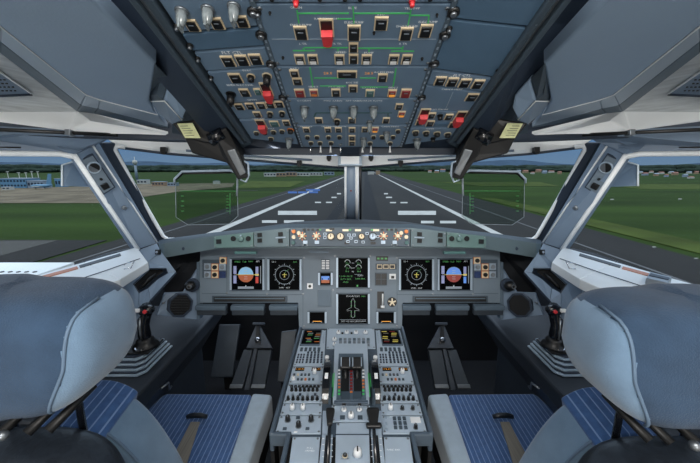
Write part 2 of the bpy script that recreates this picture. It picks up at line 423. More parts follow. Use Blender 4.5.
# control tower seen in the front left window
p = G(137, 180); k = (p-CAM).dot(CF)/FPX; t = thing('control_tower', p, 'slim grey control tower seen through the left windscreen', 'tower')
fr = Fr(p, (1, 0, 0), (0, 1, 0))
MB().lathe(fr, 0, 0, [(1.4*k, 0), (1.0*k, 15*k)], 'bgrey', 10).build('shaft', t)
MB().lathe(fr, 0, 0, [(1.3*k, 15*k), (2.2*k, 17*k), (1.9*k, 19*k), (0.3*k, 19.5*k), (0.2*k, 23*k)], 'bwhite', 10).build('cab', t)
for i, (px, base, w, h, m, l) in enumerate([
    (142, 184, 10, 4, 'bwhite', 'white hangar left of the dirt bank in the left windscreen'),
    (158, 186, 12, 4, 'btan', 'tan shed on the dirt bank in the left windscreen'),
    (172, 186, 9, 3, 'bgrey', 'grey shed just left of the left head-up glass'),
    (216, 184, 6, 3, 'bwhite', 'small white hut seen through the left head-up glass'),
    (270, 176.5, 12, 3.4, 'bwhite', 'long white block at the left end of the terminal row'),
    (281, 176.5, 9, 3.8, 'btan', 'tan block beside the long white one in the terminal row'),
    (291, 176.2, 10, 4, 'btan', 'larger tan block in the middle of the terminal row'),
    (303, 176, 12, 3.2, 'bwhite', 'white block right of the tan ones in the terminal row'),
    (316, 175.6, 12, 3, 'bwhite', 'low white block near the right end of the terminal row'),
    (329, 175.2, 10, 3, 'bgrey', 'pale grey block at the right end of the terminal row'),
    (371, 174.5, 6, 3, 'bwhite', 'small white block straight beyond the runway end'),
    (378, 174.5, 4, 4, 'btan', 'small tan tower beyond the runway end'),
    ]):
    building(px, base, w, h, m, l, group='distant airport buildings')
hs = []
spots = [(430, 172.5), (437, 173), (452, 174), (500, 173), (512, 173.5), (526, 173), (533, 174), (545, 173.5), (552, 172.8), (560, 174.2), (641, 173.5), (646, 175.5), (652, 173), (657, 176), (662, 174), (667, 177), (672, 173.5), (676, 175), (681, 173), (686, 177), (692, 178.5), (697, 174), (690, 173.6), (443, 172), (461, 172.6), (470, 173.4), (488, 172.2), (494, 173.8), (519, 172.2), (539, 172.3), (557, 171.8), (636, 172.2), (649, 171.8), (659, 172.4), (669, 171.9), (679, 172.2), (694, 172)]
for i, (x, y) in enumerate(spots):
    near = 'the far right windscreen' if x < 600 else 'the right side window'
    t = building(x, y, 3.2+(i % 3)*0.7, 1.5+(i % 2)*0.5, ['bwhite', 'btan', 'bwhite', 'bgrey'][i % 4], 'tiny %s house in the far town seen through %s' % (['white', 'tan', 'white', 'grey'][i % 4], near), roof=['broof', 'bgrey', 'broof'][i % 3], pitched=True, name='house', cat='house', group='tiny %s town houses in %s' % (['white', 'tan', 'white', 'grey'][i % 4], near))
for i, (x, y, l) in enumerate([(612, 200, 'small white marker board on the grass close to the right pillar'), (680, 199.5, 'small white marker board on the grass far right in the side window'), (696, 259, 'low white taxiway marker on the verge at the right edge'), (654, 247.5, 'low white verge marker left of the right edge one')]):
    p = G(x, y); k = (p-CAM).dot(CF)/FPX
    q = MB().box(Fr(p, (1, 0, 0), (0, 1, 0)), 0, 0, 0.6*k, 3.2*k, 0.6*k, 1.0*k, 'bwhite')
    tag(q.build('marker_board', base=p), l, 'sign')
# ================================================================== COCKPIT SHELL
# floor and footwell
b = MB(); b.box(WF, 0, 0.15, -0.02, 2.5, 1.9, 0.04, 'floor'); struct(b.build('floor'))
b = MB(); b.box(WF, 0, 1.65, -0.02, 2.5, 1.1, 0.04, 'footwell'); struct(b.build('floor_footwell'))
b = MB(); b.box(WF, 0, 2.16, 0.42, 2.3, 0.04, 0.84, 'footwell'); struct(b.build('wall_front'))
b = MB()
for s in (-1, 1):
    fr = Fr((s*1.12, 0, 0), (0, s*1, 0), (0, 0, 1))
for s, nm in ((-1, 'left'), (1, 'right')):
    b = MB(); x0, x1 = sorted((s*1.10, s*1.14))
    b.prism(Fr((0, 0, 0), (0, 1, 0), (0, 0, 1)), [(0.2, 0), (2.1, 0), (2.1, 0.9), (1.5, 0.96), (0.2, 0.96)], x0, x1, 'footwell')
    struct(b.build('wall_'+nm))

for s in (-1, 1):
    nm = 'left' if s < 0 else 'right'
    M_ = lambda px: mx(s, px)
    Q = lambda px, py, z: P(M_(px), py, z)
    # ---- corner pillar between windscreen and side window
    b = MB()
    b.shell([[Q(75, 155, 1.06), Q(93, 146, 1.12), Q(157, 243, 1.42), Q(137, 250, 1.36)],
             [Q(60, 150, 1.03), Q(104, 140, 1.14), Q(93, 146, 1.12), Q(75, 155, 1.06)],
             [Q(137, 250, 1.36), Q(157, 243, 1.42), Q(161, 252, 1.40), Q(146, 264, 1.34)]], 0.03, 'frame')
    b.shell([[Q(94.5, 147, 1.125), Q(98, 141, 1.135), Q(159, 243, 1.44), Q(157.5, 243, 1.425)]], 0.02, 'frame')
    b.shell([[Q(101, 143, 1.18), Q(115, 143, 1.22), Q(164.5, 239, 1.52), Q(158, 242, 1.5)]], 0.02, 'frame_dark')
    o = b.build('trim_1' if s < 0 else 'trim_2', bevel=0.004); struct(o)
    b = MB()   # bright edges
    b.tube([Q(74, 155, 1.055), Q(106, 203, 1.2), Q(138, 249.5, 1.35)], 0.0085, 'white_trim')
    b.tube([Q(93, 146, 1.118), Q(125, 194, 1.26), Q(157, 242, 1.415)], 0.0035, 'white_trim')
    b.tube([Q(125, 147, 1.23), Q(117, 146, 1.22), Q(115, 150, 1.23), Q(140, 196, 1.37), Q(163, 236, 1.50), Q(168, 239.5, 1.51), Q(182, 239, 1.53)], 0.008, 'white_trim')
    struct(b.build('trim_3' if s < 0 else 'trim_4'))
    # catch plate let into the pillar, measured on the pillar's own plane
    pA, pB, pC = Q(84, 150, 1.088), Q(157, 243, 1.42), Q(137, 250, 1.36)
    pB_ = (pB+pC)/2; KF = Fr(pA, CX*1.0, (pA-pB_)); nn = (pB-pA).cross(pC-pA).normalized()
    if nn.dot(pA-CAM) > 0: nn = -nn
    vv = (pA-pB_).normalized(); uu = vv.cross(nn).normalized()
    KF = Fr(pA+nn*.004, uu, vv)
    def kq(pts): return [KF.at(mx(s, x), y) for (x, y) in pts]
    t = thing('pillar_fitting', KF.w(*kq([(96, 173)])[0]), 'grey inset plate with round catch on the %s window pillar' % nm, 'fitting')
    b = MB(); b.prism(KF, kq([(76.5, 161), (92.5, 153.5), (115, 187), (102.5, 195)]), -.004, .004, 'frame_dark'); b.build('seal', t)
    b = MB(); b.prism(KF, kq([(78.2, 161.5), (92, 155), (113.3, 186.5), (103, 192.8)]), .0, .007, 'mip'); b.build('plate', t, bevel=.0015)
    c_ = kq([(93, 167)])[0]; b = MB(); b.lathe(KF, c_[0], c_[1], [(.021, .006), (.021, .010), (.017, .012), (.016, .008)], 'liner_trim', 24); b.build('catch_ring', t)
    b = MB(); b.disc(KF, c_[0], c_[1], .0155, .0085, 'black', 20, math.radians(-60), math.radians(120), th=.004); b.disc(KF, c_[0], c_[1], .0155, .0085, 'steel', 20, math.radians(120), math.radians(300), th=.003); b.build('catch_hole', t)
    c_ = kq([(100, 178.5)])[0]; b = MB(); b.lathe(KF, c_[0], c_[1], [(.0045, .007), (.0045, .011)], 'black', 10); b.build('button', t)
    c_ = kq([(103.8, 185.5)])[0]; b = MB(); b.box(KF, c_[0], c_[1], .010, .022, .020, .008, 'black'); b.build('latch', t, bevel=.001)
    c_ = kq([(124, 207.5)])[0]; b = MB(); b.lathe(KF, c_[0], c_[1], [(.009, 0), (.009, .006), (.005, .009)], 'steel', 14)
    tag(b.build('screw_cap', base=KF.w(*c_)), 'round steel stud halfway down the %s window pillar' % nm, 'stud')
    fr = Fr(Q(158, 252, 1.36), CX, CU); b = MB(); b.box(fr, 0, 0, 0, .018, .02, .012, 'black').lathe(fr, 0, 0, [(0.005, 0.006), (0.005, 0.010)], 'chrome', 8)
    tag(b.build('latch', base=fr.o), 'small black latch at the foot of the %s window pillar' % nm, 'latch')
    # visor wedge behind pillar
    t = thing('sun_visor', Q(70, 186, 1.12), 'small grey blind with white top rail at the upper %s pillar' % nm, 'sun visor')
    b = MB(); b.shell([[Q(63, 164, 1.12), Q(74, 162, 1.14), Q(95, 187, 1.2), Q(63, 186, 1.12)]], 0.006, 'frame'); b.build('blade', t)
    b = MB(); b.tube([Q(62, 186, 1.115), Q(62, 165, 1.115), Q(76, 161, 1.14)], 0.003, 'white_trim'); b.build('rail', t)
    # ---- sill (level ledge at 1.03 m)
    sz = 1.03
    Z = lambda px, py, dz=0: PZ(M_(px), py, sz+dz)
    outer = [Z(137, 247), Z(84, 262), Z(30, 277.5), Z(-60, 303)]
    inner = [Z(148, 262), Z(120, 279), Z(60, 306), Z(-60, 345)]
    b = MB()
    for i in range(3): b.shell([[outer[i], outer[i+1], inner[i+1], inner[i]]], 0.03, 'sillw', away=V((0, 0, -1)))
    o = struct(b.build('trim_5' if s < 0 else 'trim_6', bevel=0.003))
    b = MB(); b.shell([[Z(120, 253.2, .002), Z(121, 255.4, .002), Z(80, 267.6, .002), Z(79, 265.3, .002)]], 0.003, 'black', away=V((0, 0, -1)))
    tag(b.build('slot_strip', base=Z(100, 260)), 'black slot strip in the white sill of the %s side window' % nm, 'vent')
    b = MB(); b.shell([[Z(77, 266.2, .002), Z(78, 268.4, .002), Z(40, 279, .002), Z(40, 276.2, .002)]], 0.003, 'copper', away=V((0, 0, -1)))
    tag(b.build('rail_strip', base=Z(60, 271)), 'copper-brown strip in the white sill of the %s side window' % nm, 'trim strip')
    b = MB(); b.tube([Z(140, 258.5, .003), Z(100, 272.5, .003), Z(40, 292, .003)], 0.0014, 'frame_dark')
    struct(b.build('trim_7' if s < 0 else 'trim_8'))
    # fold-down catch on sill
    b = MB()
    b.tube([Z(124, 265, .004), Z(128, 262.5, .02), Z(133, 263, .02), Z(131, 268, .004)], 0.0016, 'chrome'); b.tube([Z(124, 269, .004), Z(131, 268, .006), Z(134, 261.5, .006)], 0.0016, 'chrome')
    tag(b.build('catch', base=Z(128, 266)), 'small wire catch on the white sill near the %s pillar' % nm, 'catch')
    # window glass
    b = MB(); b.shell([[Q(137, 247, 1.385), Q(72, 154, 1.09), Q(-80, 152, 0.9), Z(-60, 303)]], 0.006, 'glass'); struct(b.build('window_2' if s < 0 else 'window_4'))
    b = MB(); b.shell([[Q(115, 146, 1.24), Q(350, 163, 1.66), Q(350, 224, 1.95), Q(165, 240, 1.54)]], 0.006, 'glass'); struct(b.build('window_1' if s < 0 else 'window_3'))
    # ---- sidewall panel under sill with recess
    b = MB()
    A = [Q(148, 262, 1.335), Q(161.5, 252, 1.375), Q(176, 271.5, 1.35), Q(150, 300, 1.22), Q(139, 318, 1.16), Q(112, 345, 1.0)]
    B0 = [Q(120, 279, 1.16)]
    rec = [Q(133, 284, 1.215), Q(150, 268, 1.30), Q(166, 268, 1.345), Q(168, 273, 1.34), Q(158, 279, 1.31), Q(148, 288, 1.26), Q(139, 293, 1.215)]
    b.shell([[A[0], A[1], A[2], rec[3], rec[2], rec[1]],
             [A[2], A[3], rec[5], rec[4], rec[3]], [A[3], A[4], rec[6], rec[5]],
             [A[4], A[5], B0[0], rec[0], rec[6]], [B0[0], A[0], rec[1], rec[0]]], 0.012, 'frame')
    b.shell([[A[2], A[2]+V((s*.25, .05, -.02)), A[3]+V((s*.25, .05, -.02)), A[3]], [A[3], A[3]+V((s*.25, .05, -.02)), A[4]+V((s*.25, .05, 0)), A[4]]], 0.01, 'frame_dark')
    dv = V((s*0.03, 0.02, -0.006))
    rr = [p+dv for p in rec]
    o = struct(b.build('wall_%s_panel' % nm, bevel=0.002))
    t = thing('map_pocket', rec[5]+dv, 'dark recessed hand hold in the grey panel under the %s window sill' % nm, 'recess')
    b = MB()
    for i in range(7): b.shell([[rec[i], rec[(i+1) % 7], rr[(i+1) % 7], rr[i]]], 0.003, 'frame_dark')
    b.shell([rr], 0.004, 'matt_black'); b.build('recess', t)
    b = MB(); b.tube([Q(141, 287, 1.25), Q(149, 279, 1.28), Q(156, 274, 1.315)], 0.005, 'black'); b.build('handle', t)
    # ---- dark side lining between panel, windscreen base and instrument panel
    b = MB()
    b.shell([[Q(161, 250, 1.52), Q(203, 248, 1.60), Q(203, 300, 1.60), Q(166, 292, 1.56), Q(158, 285, 1.5)],
             [Q(166, 240, 1.52), Q(205, 240, 1.60), Q(203, 248, 1.60), Q(161, 250, 1.52)]], 0.02, 'footwell')
    struct(b.build('trim_9' if s < 0 else 'trim_10'))
    # ---- speaker cheek panel beside the instrument panel
    t = thing('cheek_speaker', Q(178, 317, 1.45), 'grey cheek panel with octagonal loudspeaker low on the %s side' % nm, 'speaker')
    b = MB(); b.shell([[Q(165, 293, 1.40), Q(184, 292, 1.45), Q(197.5, 269, 1.49), Q(199, 269, 1.49), Q(199, 320, 1.49), Q(157, 315, 1.36)]], 0.02, 'frame'); b.build('plate', t, bevel=0.002)
    fr = Fr(Q(180, 305, 1.425), (Q(199, 305, 1.49)-Q(160, 305, 1.37)).normalized(), CU)
    b = MB(); b.ring(fr, 0, 0, 0.046, 0.054, -.01, 0.008, 'frame_dark', 8, math.pi/8, math.pi/8+2*math.pi); b.build('rim', t)
    b = MB(); b.disc(fr, 0, 0, 0.047, -0.006, 'matt_black', 8, math.pi/8, math.pi/8+2*math.pi, th=0.008)
    for i in range(-3, 4): b.box(fr, 0, i*0.011, 0.003, 0.07, 0.002, 0.003, 'black')
    b.build('grille', t)
    fr = Fr(Q(163, 303, 1.37), CX, CU); b = MB(); b.lathe(fr, 0, 0, [(.004, -.01), (.004, .003)], 'steel', 8); b.build('screw', t)
    t = thing('air_outlet', Q(190, 289, 1.46), 'round black air outlet ball beside the outer %s instruments' % nm, 'air vent')
    fr = Fr(Q(190, 286, 1.44), CX, CU)
    b = MB(); b.superell(fr, (0, 0, 0), (.024, .022, .022), (1, 1), 'black', 16, 10); b.build('ball', t)
    b = MB(); b.ring(fr, .006, 0, .006, .010, .012, .024, 'steel', 16); b.build('nozzle', t)
    b = MB(); b.lathe(fr, .0, 0, [(.03, -.03), (.03, -.018)], 'frame_dark', 16); b.build('socket', t)

    # ---- side ceiling liner: one flat face, a rolled edge and a metal panel beyond it
    a1, a2, a3 = Q(93, 0, .46), Q(180, 92, .77), Q(86, 95, .80)
    nl = (a2-a1).cross(a3-a1).normalized()
    if nl.dot(a1-CAM) > 0: nl = -nl
    def LQ(px, py, d=0.0):
        r = ray(M_(px), py); k_ = (a1-CAM).dot(nl)/r.dot(nl)+d; return CAM+r*k_
    b = MB()
    b.shell([[LQ(60, -36), LQ(93, 0), LQ(156, 64), LQ(149, 101), LQ(157, 115), LQ(100, 100), LQ(86, 95), LQ(0, 26.5), LQ(-80, -36)]], 0.03, 'liner')
    b.shell([[Q(156, 64, .635), Q(170, 78, .72), Q(164, 101, .78), Q(149, 101, .87)]], 0.02, 'panel_dark')
    b.shell([[Q(170, 78, .72), Q(186, 96, .78), Q(188, 108, .81), Q(182, 121, .84), Q(164.5, 101, .78)]], 0.02, 'liner')
    b.shell([[Q(149, 101, .865), Q(164.5, 101, .775), Q(182, 121, .84), Q(172, 125, .87), Q(160, 115.5, .885)]], 0.012, 'frame')
    struct(b.build('ceiling_%s' % nm, bevel=0.005, seg=3))
    L1 = [(-80, -36, 0), (0, 26.5, 0), (86, 95, 0), (100, 100, 0), (158, 115, 0)]
    L2 = [(-80, -21, .004), (0, 42, .004), (81, 105.5, .004), (98, 109, .004), (168, 127, .004)]
    L3 = [(-80, -9, .03), (0, 53.5, .03), (77, 112, .03), (94, 114, .03), (168, 132, .03)]
    b = MB()
    for i in range(4):
        b.shell([[LQ(*L1[i]), LQ(*L1[i+1]), LQ(*L2[i+1]), LQ(*L2[i])]], .015, 'liner_trim')
        b.shell([[LQ(*L2[i]), LQ(*L2[i+1]), LQ(*L3[i+1]), LQ(*L3[i])]], .015, 'panel')
    struct(b.build('trim_13' if s < 0 else 'trim_14', bevel=0.003))
    b = MB(); b.tube([LQ(*q) for q in L1]+[Q(150, 101.5, .855), Q(164.5, 101.2, .765), Q(182, 120, .83)], 0.0014, 'white_trim')
    struct(b.build('trim_11' if s < 0 else 'trim_12'))
    mA, mB, mC = LQ(0, 53, .03), LQ(77, 111.5, .03), Q(0, 112, .84)
    nm_ = (mB-mA).cross(mC-mA).normalized()
    def MQ(px, py, k=.992):
        r = ray(M_(px), py); return CAM+r*((mA-CAM).dot(nm_)/r.dot(nm_)*k)
    b = MB(); b.shell([[MQ(-80, -10, 1), MQ(0, 53, 1), MQ(77, 111.5, 1), MQ(0, 112, 1), MQ(-80, 112, 1)]], 0.01, 'silver')
    struct(b.build('ceiling_%s_metal' % nm))
    b = MB(); b.shell([[MQ(-80, 112, 1), MQ(0, 112, 1), MQ(77, 112, 1), Q(90, 121, .92), Q(71, 131, .93), Q(0, 121.5, .86), Q(-80, 114, .80)],
        [MQ(77, 111.5, 1), LQ(94, 113.5, .028), Q(168, 131.5, .93), Q(165, 133, .94), Q(139, 132, .94), Q(71, 131, .93), Q(90, 121, .92)]], 0.006, 'white_trim')
    struct(b.build('trim_15' if s < 0 else 'trim_16'))
    fr = Fr(Q(10, 90, .68), (Q(33, 94, .73)-Q(0, 75, .66)).normalized(), (Q(0, 74, .66)-Q(0, 95, .66)))
    t = thing('speaker_grille', Q(10, 95, .68), 'triangular perforated grille in brushed metal high on the %s' % nm, 'grille')
    tri = [MQ(-60, 34), MQ(0, 72), MQ(32, 94), MQ(0, 95.5), MQ(-60, 93)]
    b = MB(); b.shell([tri], 0.004, 'frame'); b.build('plate', t, bevel=0.001)
    b = MB()
    nrm = (tri[1]-tri[0]).cross(tri[4]-tri[0]).normalized()
    if nrm.dot(tri[1]-CAM) > 0: nrm = -nrm
    for (x, y) in [(i*4.2-6+(j % 2)*2, 76+j*3.6) for i in range(10) for j in range(5)]:
        if x > 1+(y-76)*1.25: continue
        r = ray(M_(x), y); tt = (tri[1]-CAM).dot(nrm)/r.dot(nrm); c_ = CAM+r*tt
        b.lathe(Fr(c_, CX, CX.cross(nrm)*-1) if True else None, 0, 0, [(.0022, -.002), (.0022, .002)], 'black', 6)
    b.build('holes', t)
    b = MB(); b.tube([tri[3], tri[2], tri[1], tri[0]], 0.0022, 'white_trim'); b.tube([tri[4], tri[3], tri[2]], .004, 'frame_dark'); b.build('edge', t)

    # ---- window header beams
    b = MB()
    b.shell([[Q(-80, 113, .90), Q(0, 119, .95), Q(71, 129, 1.0), Q(100, 122, 1.02), Q(165, 110, 1.06), Q(225, 126, 1.10), Q(215, 142, 1.12), Q(165, 141, 1.08), Q(70, 137, 1.0), Q(-80, 131, .90)]], 0.02, 'frame_dark')
    b.shell([[Q(-80, 130, .88), Q(70, 136, .99), Q(110, 138, 1.05), Q(104, 142, 1.12), Q(72, 153, 1.07), Q(-80, 151, .88)]], 0.02, 'frame')
    struct(b.build('trim_17' if s < 0 else 'trim_18', bevel=0.003))
    b = MB(); b.tube([Q(-80, 152.5, .875), Q(60, 154, 1.05), Q(76, 157, 1.06)], 0.0085, 'white_trim')
    struct(b.build('trim_19' if s < 0 else 'trim_20'))
    b = MB(); b.tube([Q(-40, 147, .87), Q(21, 147.5, .93)], 0.0022, 'black')
    tag(b.build('slot', base=Q(0, 147, .9)), 'thin black slot in the beam over the %s side window' % nm, 'slot')
    # curtain rail along the header
    t = thing('handrail', Q(40, 129, .86), 'dark rod with metal bracket above the %s side window' % nm, 'rail')
    b = MB(); b.tube([Q(-60, 127, .80), Q(30, 131, .86), Q(118, 135, .95)], 0.005, 'black'); b.build('rod', t)
    b = MB(); fr = Fr(Q(70, 133, .90), CX, CU); b.box(fr, 0, 0, 0, .016, .016, .02, 'steel'); b.build('bracket', t, bevel=.002)
    # front header: pale beam above windscreen
    b = MB()
    b.shell([[Q(100, 134, 1.20), Q(240, 139, 1.42), Q(240, 159, 1.46), Q(170, 153.5, 1.33), Q(118, 147, 1.235)],
             [Q(240, 147, 1.42), Q(352, 149, 1.55), Q(352, 168, 1.63), Q(240, 159, 1.46)]], 0.03, 'white_trim')
    struct(b.build('trim_21' if s < 0 else 'trim_22', bevel=.004))
    b = MB(); b.tube([Q(118, 147.5, 1.225), Q(170, 154, 1.32), Q(240, 159.5, 1.45), Q(345, 168, 1.62)], 0.005, 'frame_dark')
    b.tube([Q(186, 150.5, 1.34), Q(240, 155.5, 1.42), Q(312, 160, 1.53)], 0.005, 'frame')
    struct(b.build('trim_23' if s < 0 else 'trim_24'))
    for (x, y, z, l) in [(164, 150, 1.29, 'outer'), (299.5, 163, 1.52, 'inner'), (329, 157.5, 1.54, 'innermost')]:
        fr = Fr(Q(x, y, z), CX, CU); q = MB()
        q.box(fr, 0, 0, 0, .022, .020, .02, 'black').box(fr, 0, -.012, .004, .014, .012, .014, 'black')
        tag(q.build('clip', base=fr.o, bevel=.002), '%s black clip on the pale beam over the %s windscreen' % (l, nm), 'clip')
    # dark roof channel between overhead panel and liner + forward web
    b = MB()
    b.shell([[Q(60, -30, .50), Q(150, -30, .50), Q(252, 143, .95), Q(215, 143, .95), Q(178, 92, .84)]], 0.02, 'frame_dark')
    b.shell([[Q(150, 60, .86), Q(182, 92, .86), Q(217, 143, .97), Q(190, 137, .99), Q(172, 133, .95), Q(172, 112, .92)]], 0.015, 'panel_dark')
    b.shell([[Q(215, 118, .93), Q(252, 143, .96), Q(236, 152, 1.0), Q(222, 147, .99)]], 0.015, 'panel_dark')
    struct(b.build('ceiling_%s_channel' % nm))
    b = MB(); b.tube([Q(190, 97, .85), Q(225, 132, .935), Q(232, 150, .975)], 0.003, 'frame'); b.tube([Q(183, 88, .83), Q(212, 125, .93)], .0022, 'steel')
    struct(b.build('trim_25' if s < 0 else 'trim_26'))

# dark front closing piece under the overhead panel
b = MB(); b.shell([[P(222, 138, .99), P(235, 124, 1.0), P(302, 122, 1.02), P(400, 122, 1.02), P(465, 124, 1.0), P(480, 138, .99), P(470, 150, 1.03), P(420, 152, 1.05), P(350, 154, 1.06), P(280, 152, 1.05), P(232, 150, 1.03)]], .02, 'frame_dark')
struct(b.build('ceiling_front'))
b = MB(); b.shell([[P(232, 148, 1.05), P(350, 151, 1.1), P(468, 148, 1.05), P(470, 150, 1.42), P(350, 152, 1.56), P(230, 150, 1.42)]], .01, 'frame_dark', away=V((0, 0, 1)))
struct(b.build('ceiling_front_lining'))
# centre post
t = thing('centre_post', P(351, 226, 1.9), 'grey and white upright post between the two front windscreens', 'post')
b = MB(); b.tube([P(351, 165, 1.60), P(351, 226, 1.90)], 0.034, 'frame', 16); b.build('post', t)
b = MB(); b.tube([P(357, 165, 1.57), P(357, 226, 1.87)], 0.010, 'white_trim'); b.tube([P(345.5, 165, 1.57), P(345.5, 226, 1.87)], 0.006, 'white_trim'); b.tube([P(360.5, 167, 1.59), P(360.5, 224, 1.88)], 0.006, 'black'); b.build('edge_strip', t)
b = MB(); fr = Fr(P(350, 160, 1.52), CX, CU); b.box(fr, 0, 0, 0, .11, .055, .03, 'liner_trim'); b.box(fr, 0, -.004, .017, .085, .035, .006, 'white_trim'); b.build('collar', t, bevel=.008, seg=3)
b = MB(); fr = Fr(P(351, 191, 1.66), CX, CU); b.lathe(fr, 0, 0, [(.004, 0), (.004, .012)], 'redlit', 8); b.build('stud', t)

# ================================================================== SIDE CONSOLES + SIDESTICKS
for s in (-1, 1):
    nm = 'left' if s < 0 else 'right'
    Q = lambda px, py, z: P(mx(s, px), py, z)
    t = thing('side_console', (s*.85, 1.05, 0), 'black side console below the %s window carrying the sidestick' % nm, 'console')
    fr = Fr((0, 0, 0), (s, 0, 0), (0, 1, 0)) if s > 0 else Fr((0, 0, 0), (1, 0, 0), (0, 1, 0))
    b = MB(); YF = Fr((0, .80, 0), (1, 0, 0), (0, 0, 1))
    b.prism(YF, [(s*.66, .655), (s*.66, .60), (s*.78, .42), (s*.78, 0), (s*1.09, 0), (s*1.09, .655)], -.80, 0, 'console'); b.build('body', t, bevel=.012, seg=3)
    b = MB(); b.prism(WF, [(s*.66, .70), (s*.66, .79), (s*1.09, .79), (s*1.09, .70)], .50, .655, 'console'); b.build('armrest_box', t, bevel=.015, seg=3)
    b = MB(); b.tube([(s*.655, 1.02, .60), (s*.645, 1.05, .60), (s*.645, 1.05, .575), (s*.655, 1.08, .565)], .004, 'steel'); b.build('latch', t)
    # stepped base
    t = thing('sidestick', (s*.78, 1.13, .66), 'black sidestick with grey ribbed base on the %s console' % nm, 'joystick')
    for k in range(4):
        z0 = .657+k*.013; ins = k*.012
        x0, x1 = .70+ins*.5, 1.0; y0, y1 = 1.0+ins*.9, 1.195-ins*.5
        b = MB(); b.prism(WF, [(s*(x0+.02), y0-.0), (s*x0, y0+.025), (s*x0, y1), (s*x1, y1), (s*x1, y0)], z0, z0+.007, 'stickbase')
        b.prism(WF, [(s*(x0+.026), y0+.006), (s*(x0+.006), y0+.029), (s*(x0+.007), y1-.006), (s*(x1-.01), y1-.006), (s*(x1-.01), y0+.007)], z0+.007, z0+.013, 'frame_dark')
        b.build('base_plate', t, bevel=.002)
    zt = .71
    b = MB(); b.prism(WF, [(s*.705, 1.05), (s*.705, 1.15), (s*.86, 1.15), (s*.86, 1.05)], zt, zt+.006, 'black'); b.build('boot_plate', t, bevel=.002)
    b = MB(); b.lathe(Fr((s*.742, 1.10, zt), (1, 0, 0), (0, 1, 0)), 0, 0, [(.045, .004), (.04, .014), (.028, .022), (.03, .03), (.02, .038)], 'black', 18); b.build('boot', t)
    b = MB()
    bx, by = s*.742, 1.10
    b.tube([(bx, by, zt+.02), (bx, by, zt+.05), (bx+s*.002, by+.004, zt+.085), (bx-s*.004, by+.010, zt+.12), (bx-s*.010, by+.014, zt+.145), (bx-s*.012, by+.012, zt+.16)], [.016, .022, .019, .021, .026, .014], 'gloss_black', 14); b.build('grip', t)
    b = MB(); b.superell(Fr((bx-s*.018, by+.002, zt+.145), (1, 0, 0), (0, 1, 0)), (0, 0, 0), (.026, .02, .018), (.8, .8), 'gloss_black', 14, 8); b.build('grip_head', t)
    b = MB(); b.lathe(Fr((bx-s*.024, by-.014, zt+.146), (1, 0, 0), (0, 0, 1)), 0, 0, [(.007, 0), (.006, .010)], 'red', 12); b.build('push_button', t, label='red button')
    b = MB(); b.box(Fr((bx+s*.004, by-.018, zt+.150), (1, 0, 0), (0, 0, 1)), 0, 0, 0, .018, .012, .01, 'white'); b.build('grip_plate', t, bevel=.002, label='white plate on the grip')
    b = MB(); b.tube([(bx-s*.0, by-.02, zt+.04), (bx+s*.002, by-.019, zt+.08), (bx+s*.0, by-.014, zt+.12)], .0035, 'steel'); b.build('trigger_wire', t)
    b = MB(); b.ring(Fr((bx, by, zt+.01), (1, 0, 0), (0, 1, 0)), 0, -.03, .014, .018, 0, .006, 'chrome', 16, math.pi, 2*math.pi); b.build('lock_ring', t)
# ledge outside the left side window and a clip on the right sill
Z_ = lambda px, py, z: PZ(px, py, z)
t = thing('window_ledge', Z_(40, 266, 1.02), 'white ledge with a row of small dark rivets outside the left side window', 'ledge')
b = MB(); b.shell([[Z_(-70, 262.5, 1.02), Z_(74, 262.5, 1.02), Z_(28, 278, 1.02), Z_(-70, 303, 1.02)]], .02, 'white_trim', away=V((0, 0, -1))); b.build('plate', t)
b = MB()
for i in range(5):
    c_ = Z_(2+8.2*i, 271.8, 1.021); b.lathe(Fr(c_, (1, 0, 0), (0, 1, 0)), 0, 0, [(.006, -.002), (.006, .001)], 'black', 8)
b.build('rivets', t)
t = thing('sill_clip', Z_(658, 279, 1.035), 'small ribbed silver clip on the white sill of the right side window', 'clip')
b = MB(); b.shell([[Z_(650, 271.5, 1.05), Z_(672, 277, 1.05), Z_(668, 283, 1.05), Z_(646, 278, 1.05)]], .02, 'steel', away=V((0, 0, -1))); b.build('body', t, bevel=.003)
b = MB(); b.shell([[Z_(651, 273, 1.052), Z_(670, 277.6, 1.052), Z_(668.5, 279.5, 1.052), Z_(649, 275, 1.052)]], .002, 'frame_dark', away=V((0, 0, -1))); b.build('groove', t)
# ================================================================== INSTRUMENT PANEL
MZ = 1.48
MF = Fr(P(350, 231.5, MZ), CX, CU); K = MZ/FPX
def quadpts(fr, pts, shrink=0.0):
    q = [fr.at(*p) for p in pts]
    if shrink:
        cx = sum(p[0] for p in q)/len(q); cy = sum(p[1] for p in q)/len(q)
        q = [(p[0]-math.copysign(shrink, p[0]-cx), p[1]-math.copysign(shrink, p[1]-cy)) for p in q]
    return q
def module(name, label, cat, fr, pts, m, depth=.02, group=None, raise_=0.002, bevel=.0012, screws=True, part='plate', shrink=.0008):
    q = quadpts(fr, pts, shrink); cx = sum(p[0] for p in q)/len(q); cy = sum(p[1] for p in q)/len(q)
    t = thing(name, fr.w(cx, cy, 0), label, cat, group)
    b = MB(); b.prism(fr, q, -depth, raise_, m); b.build(part, t, bevel=bevel)
    if screws and len(q) == 4:
        for p in q:
            a = p[0]+(cx-p[0])*.0-math.copysign(.006, p[0]-cx); c = p[1]-math.copysign(.006, p[1]-cy)
            sc = MB(); sc.lathe(fr, a, c, [(.0034, raise_), (.0034, raise_+.0012), (.0022, raise_+.0018)], 'steel', 8)
            sc.box(fr, a, c, raise_+.0018, .004, .0008, .0006, 'black'); sc.build('screw', t)
    return t
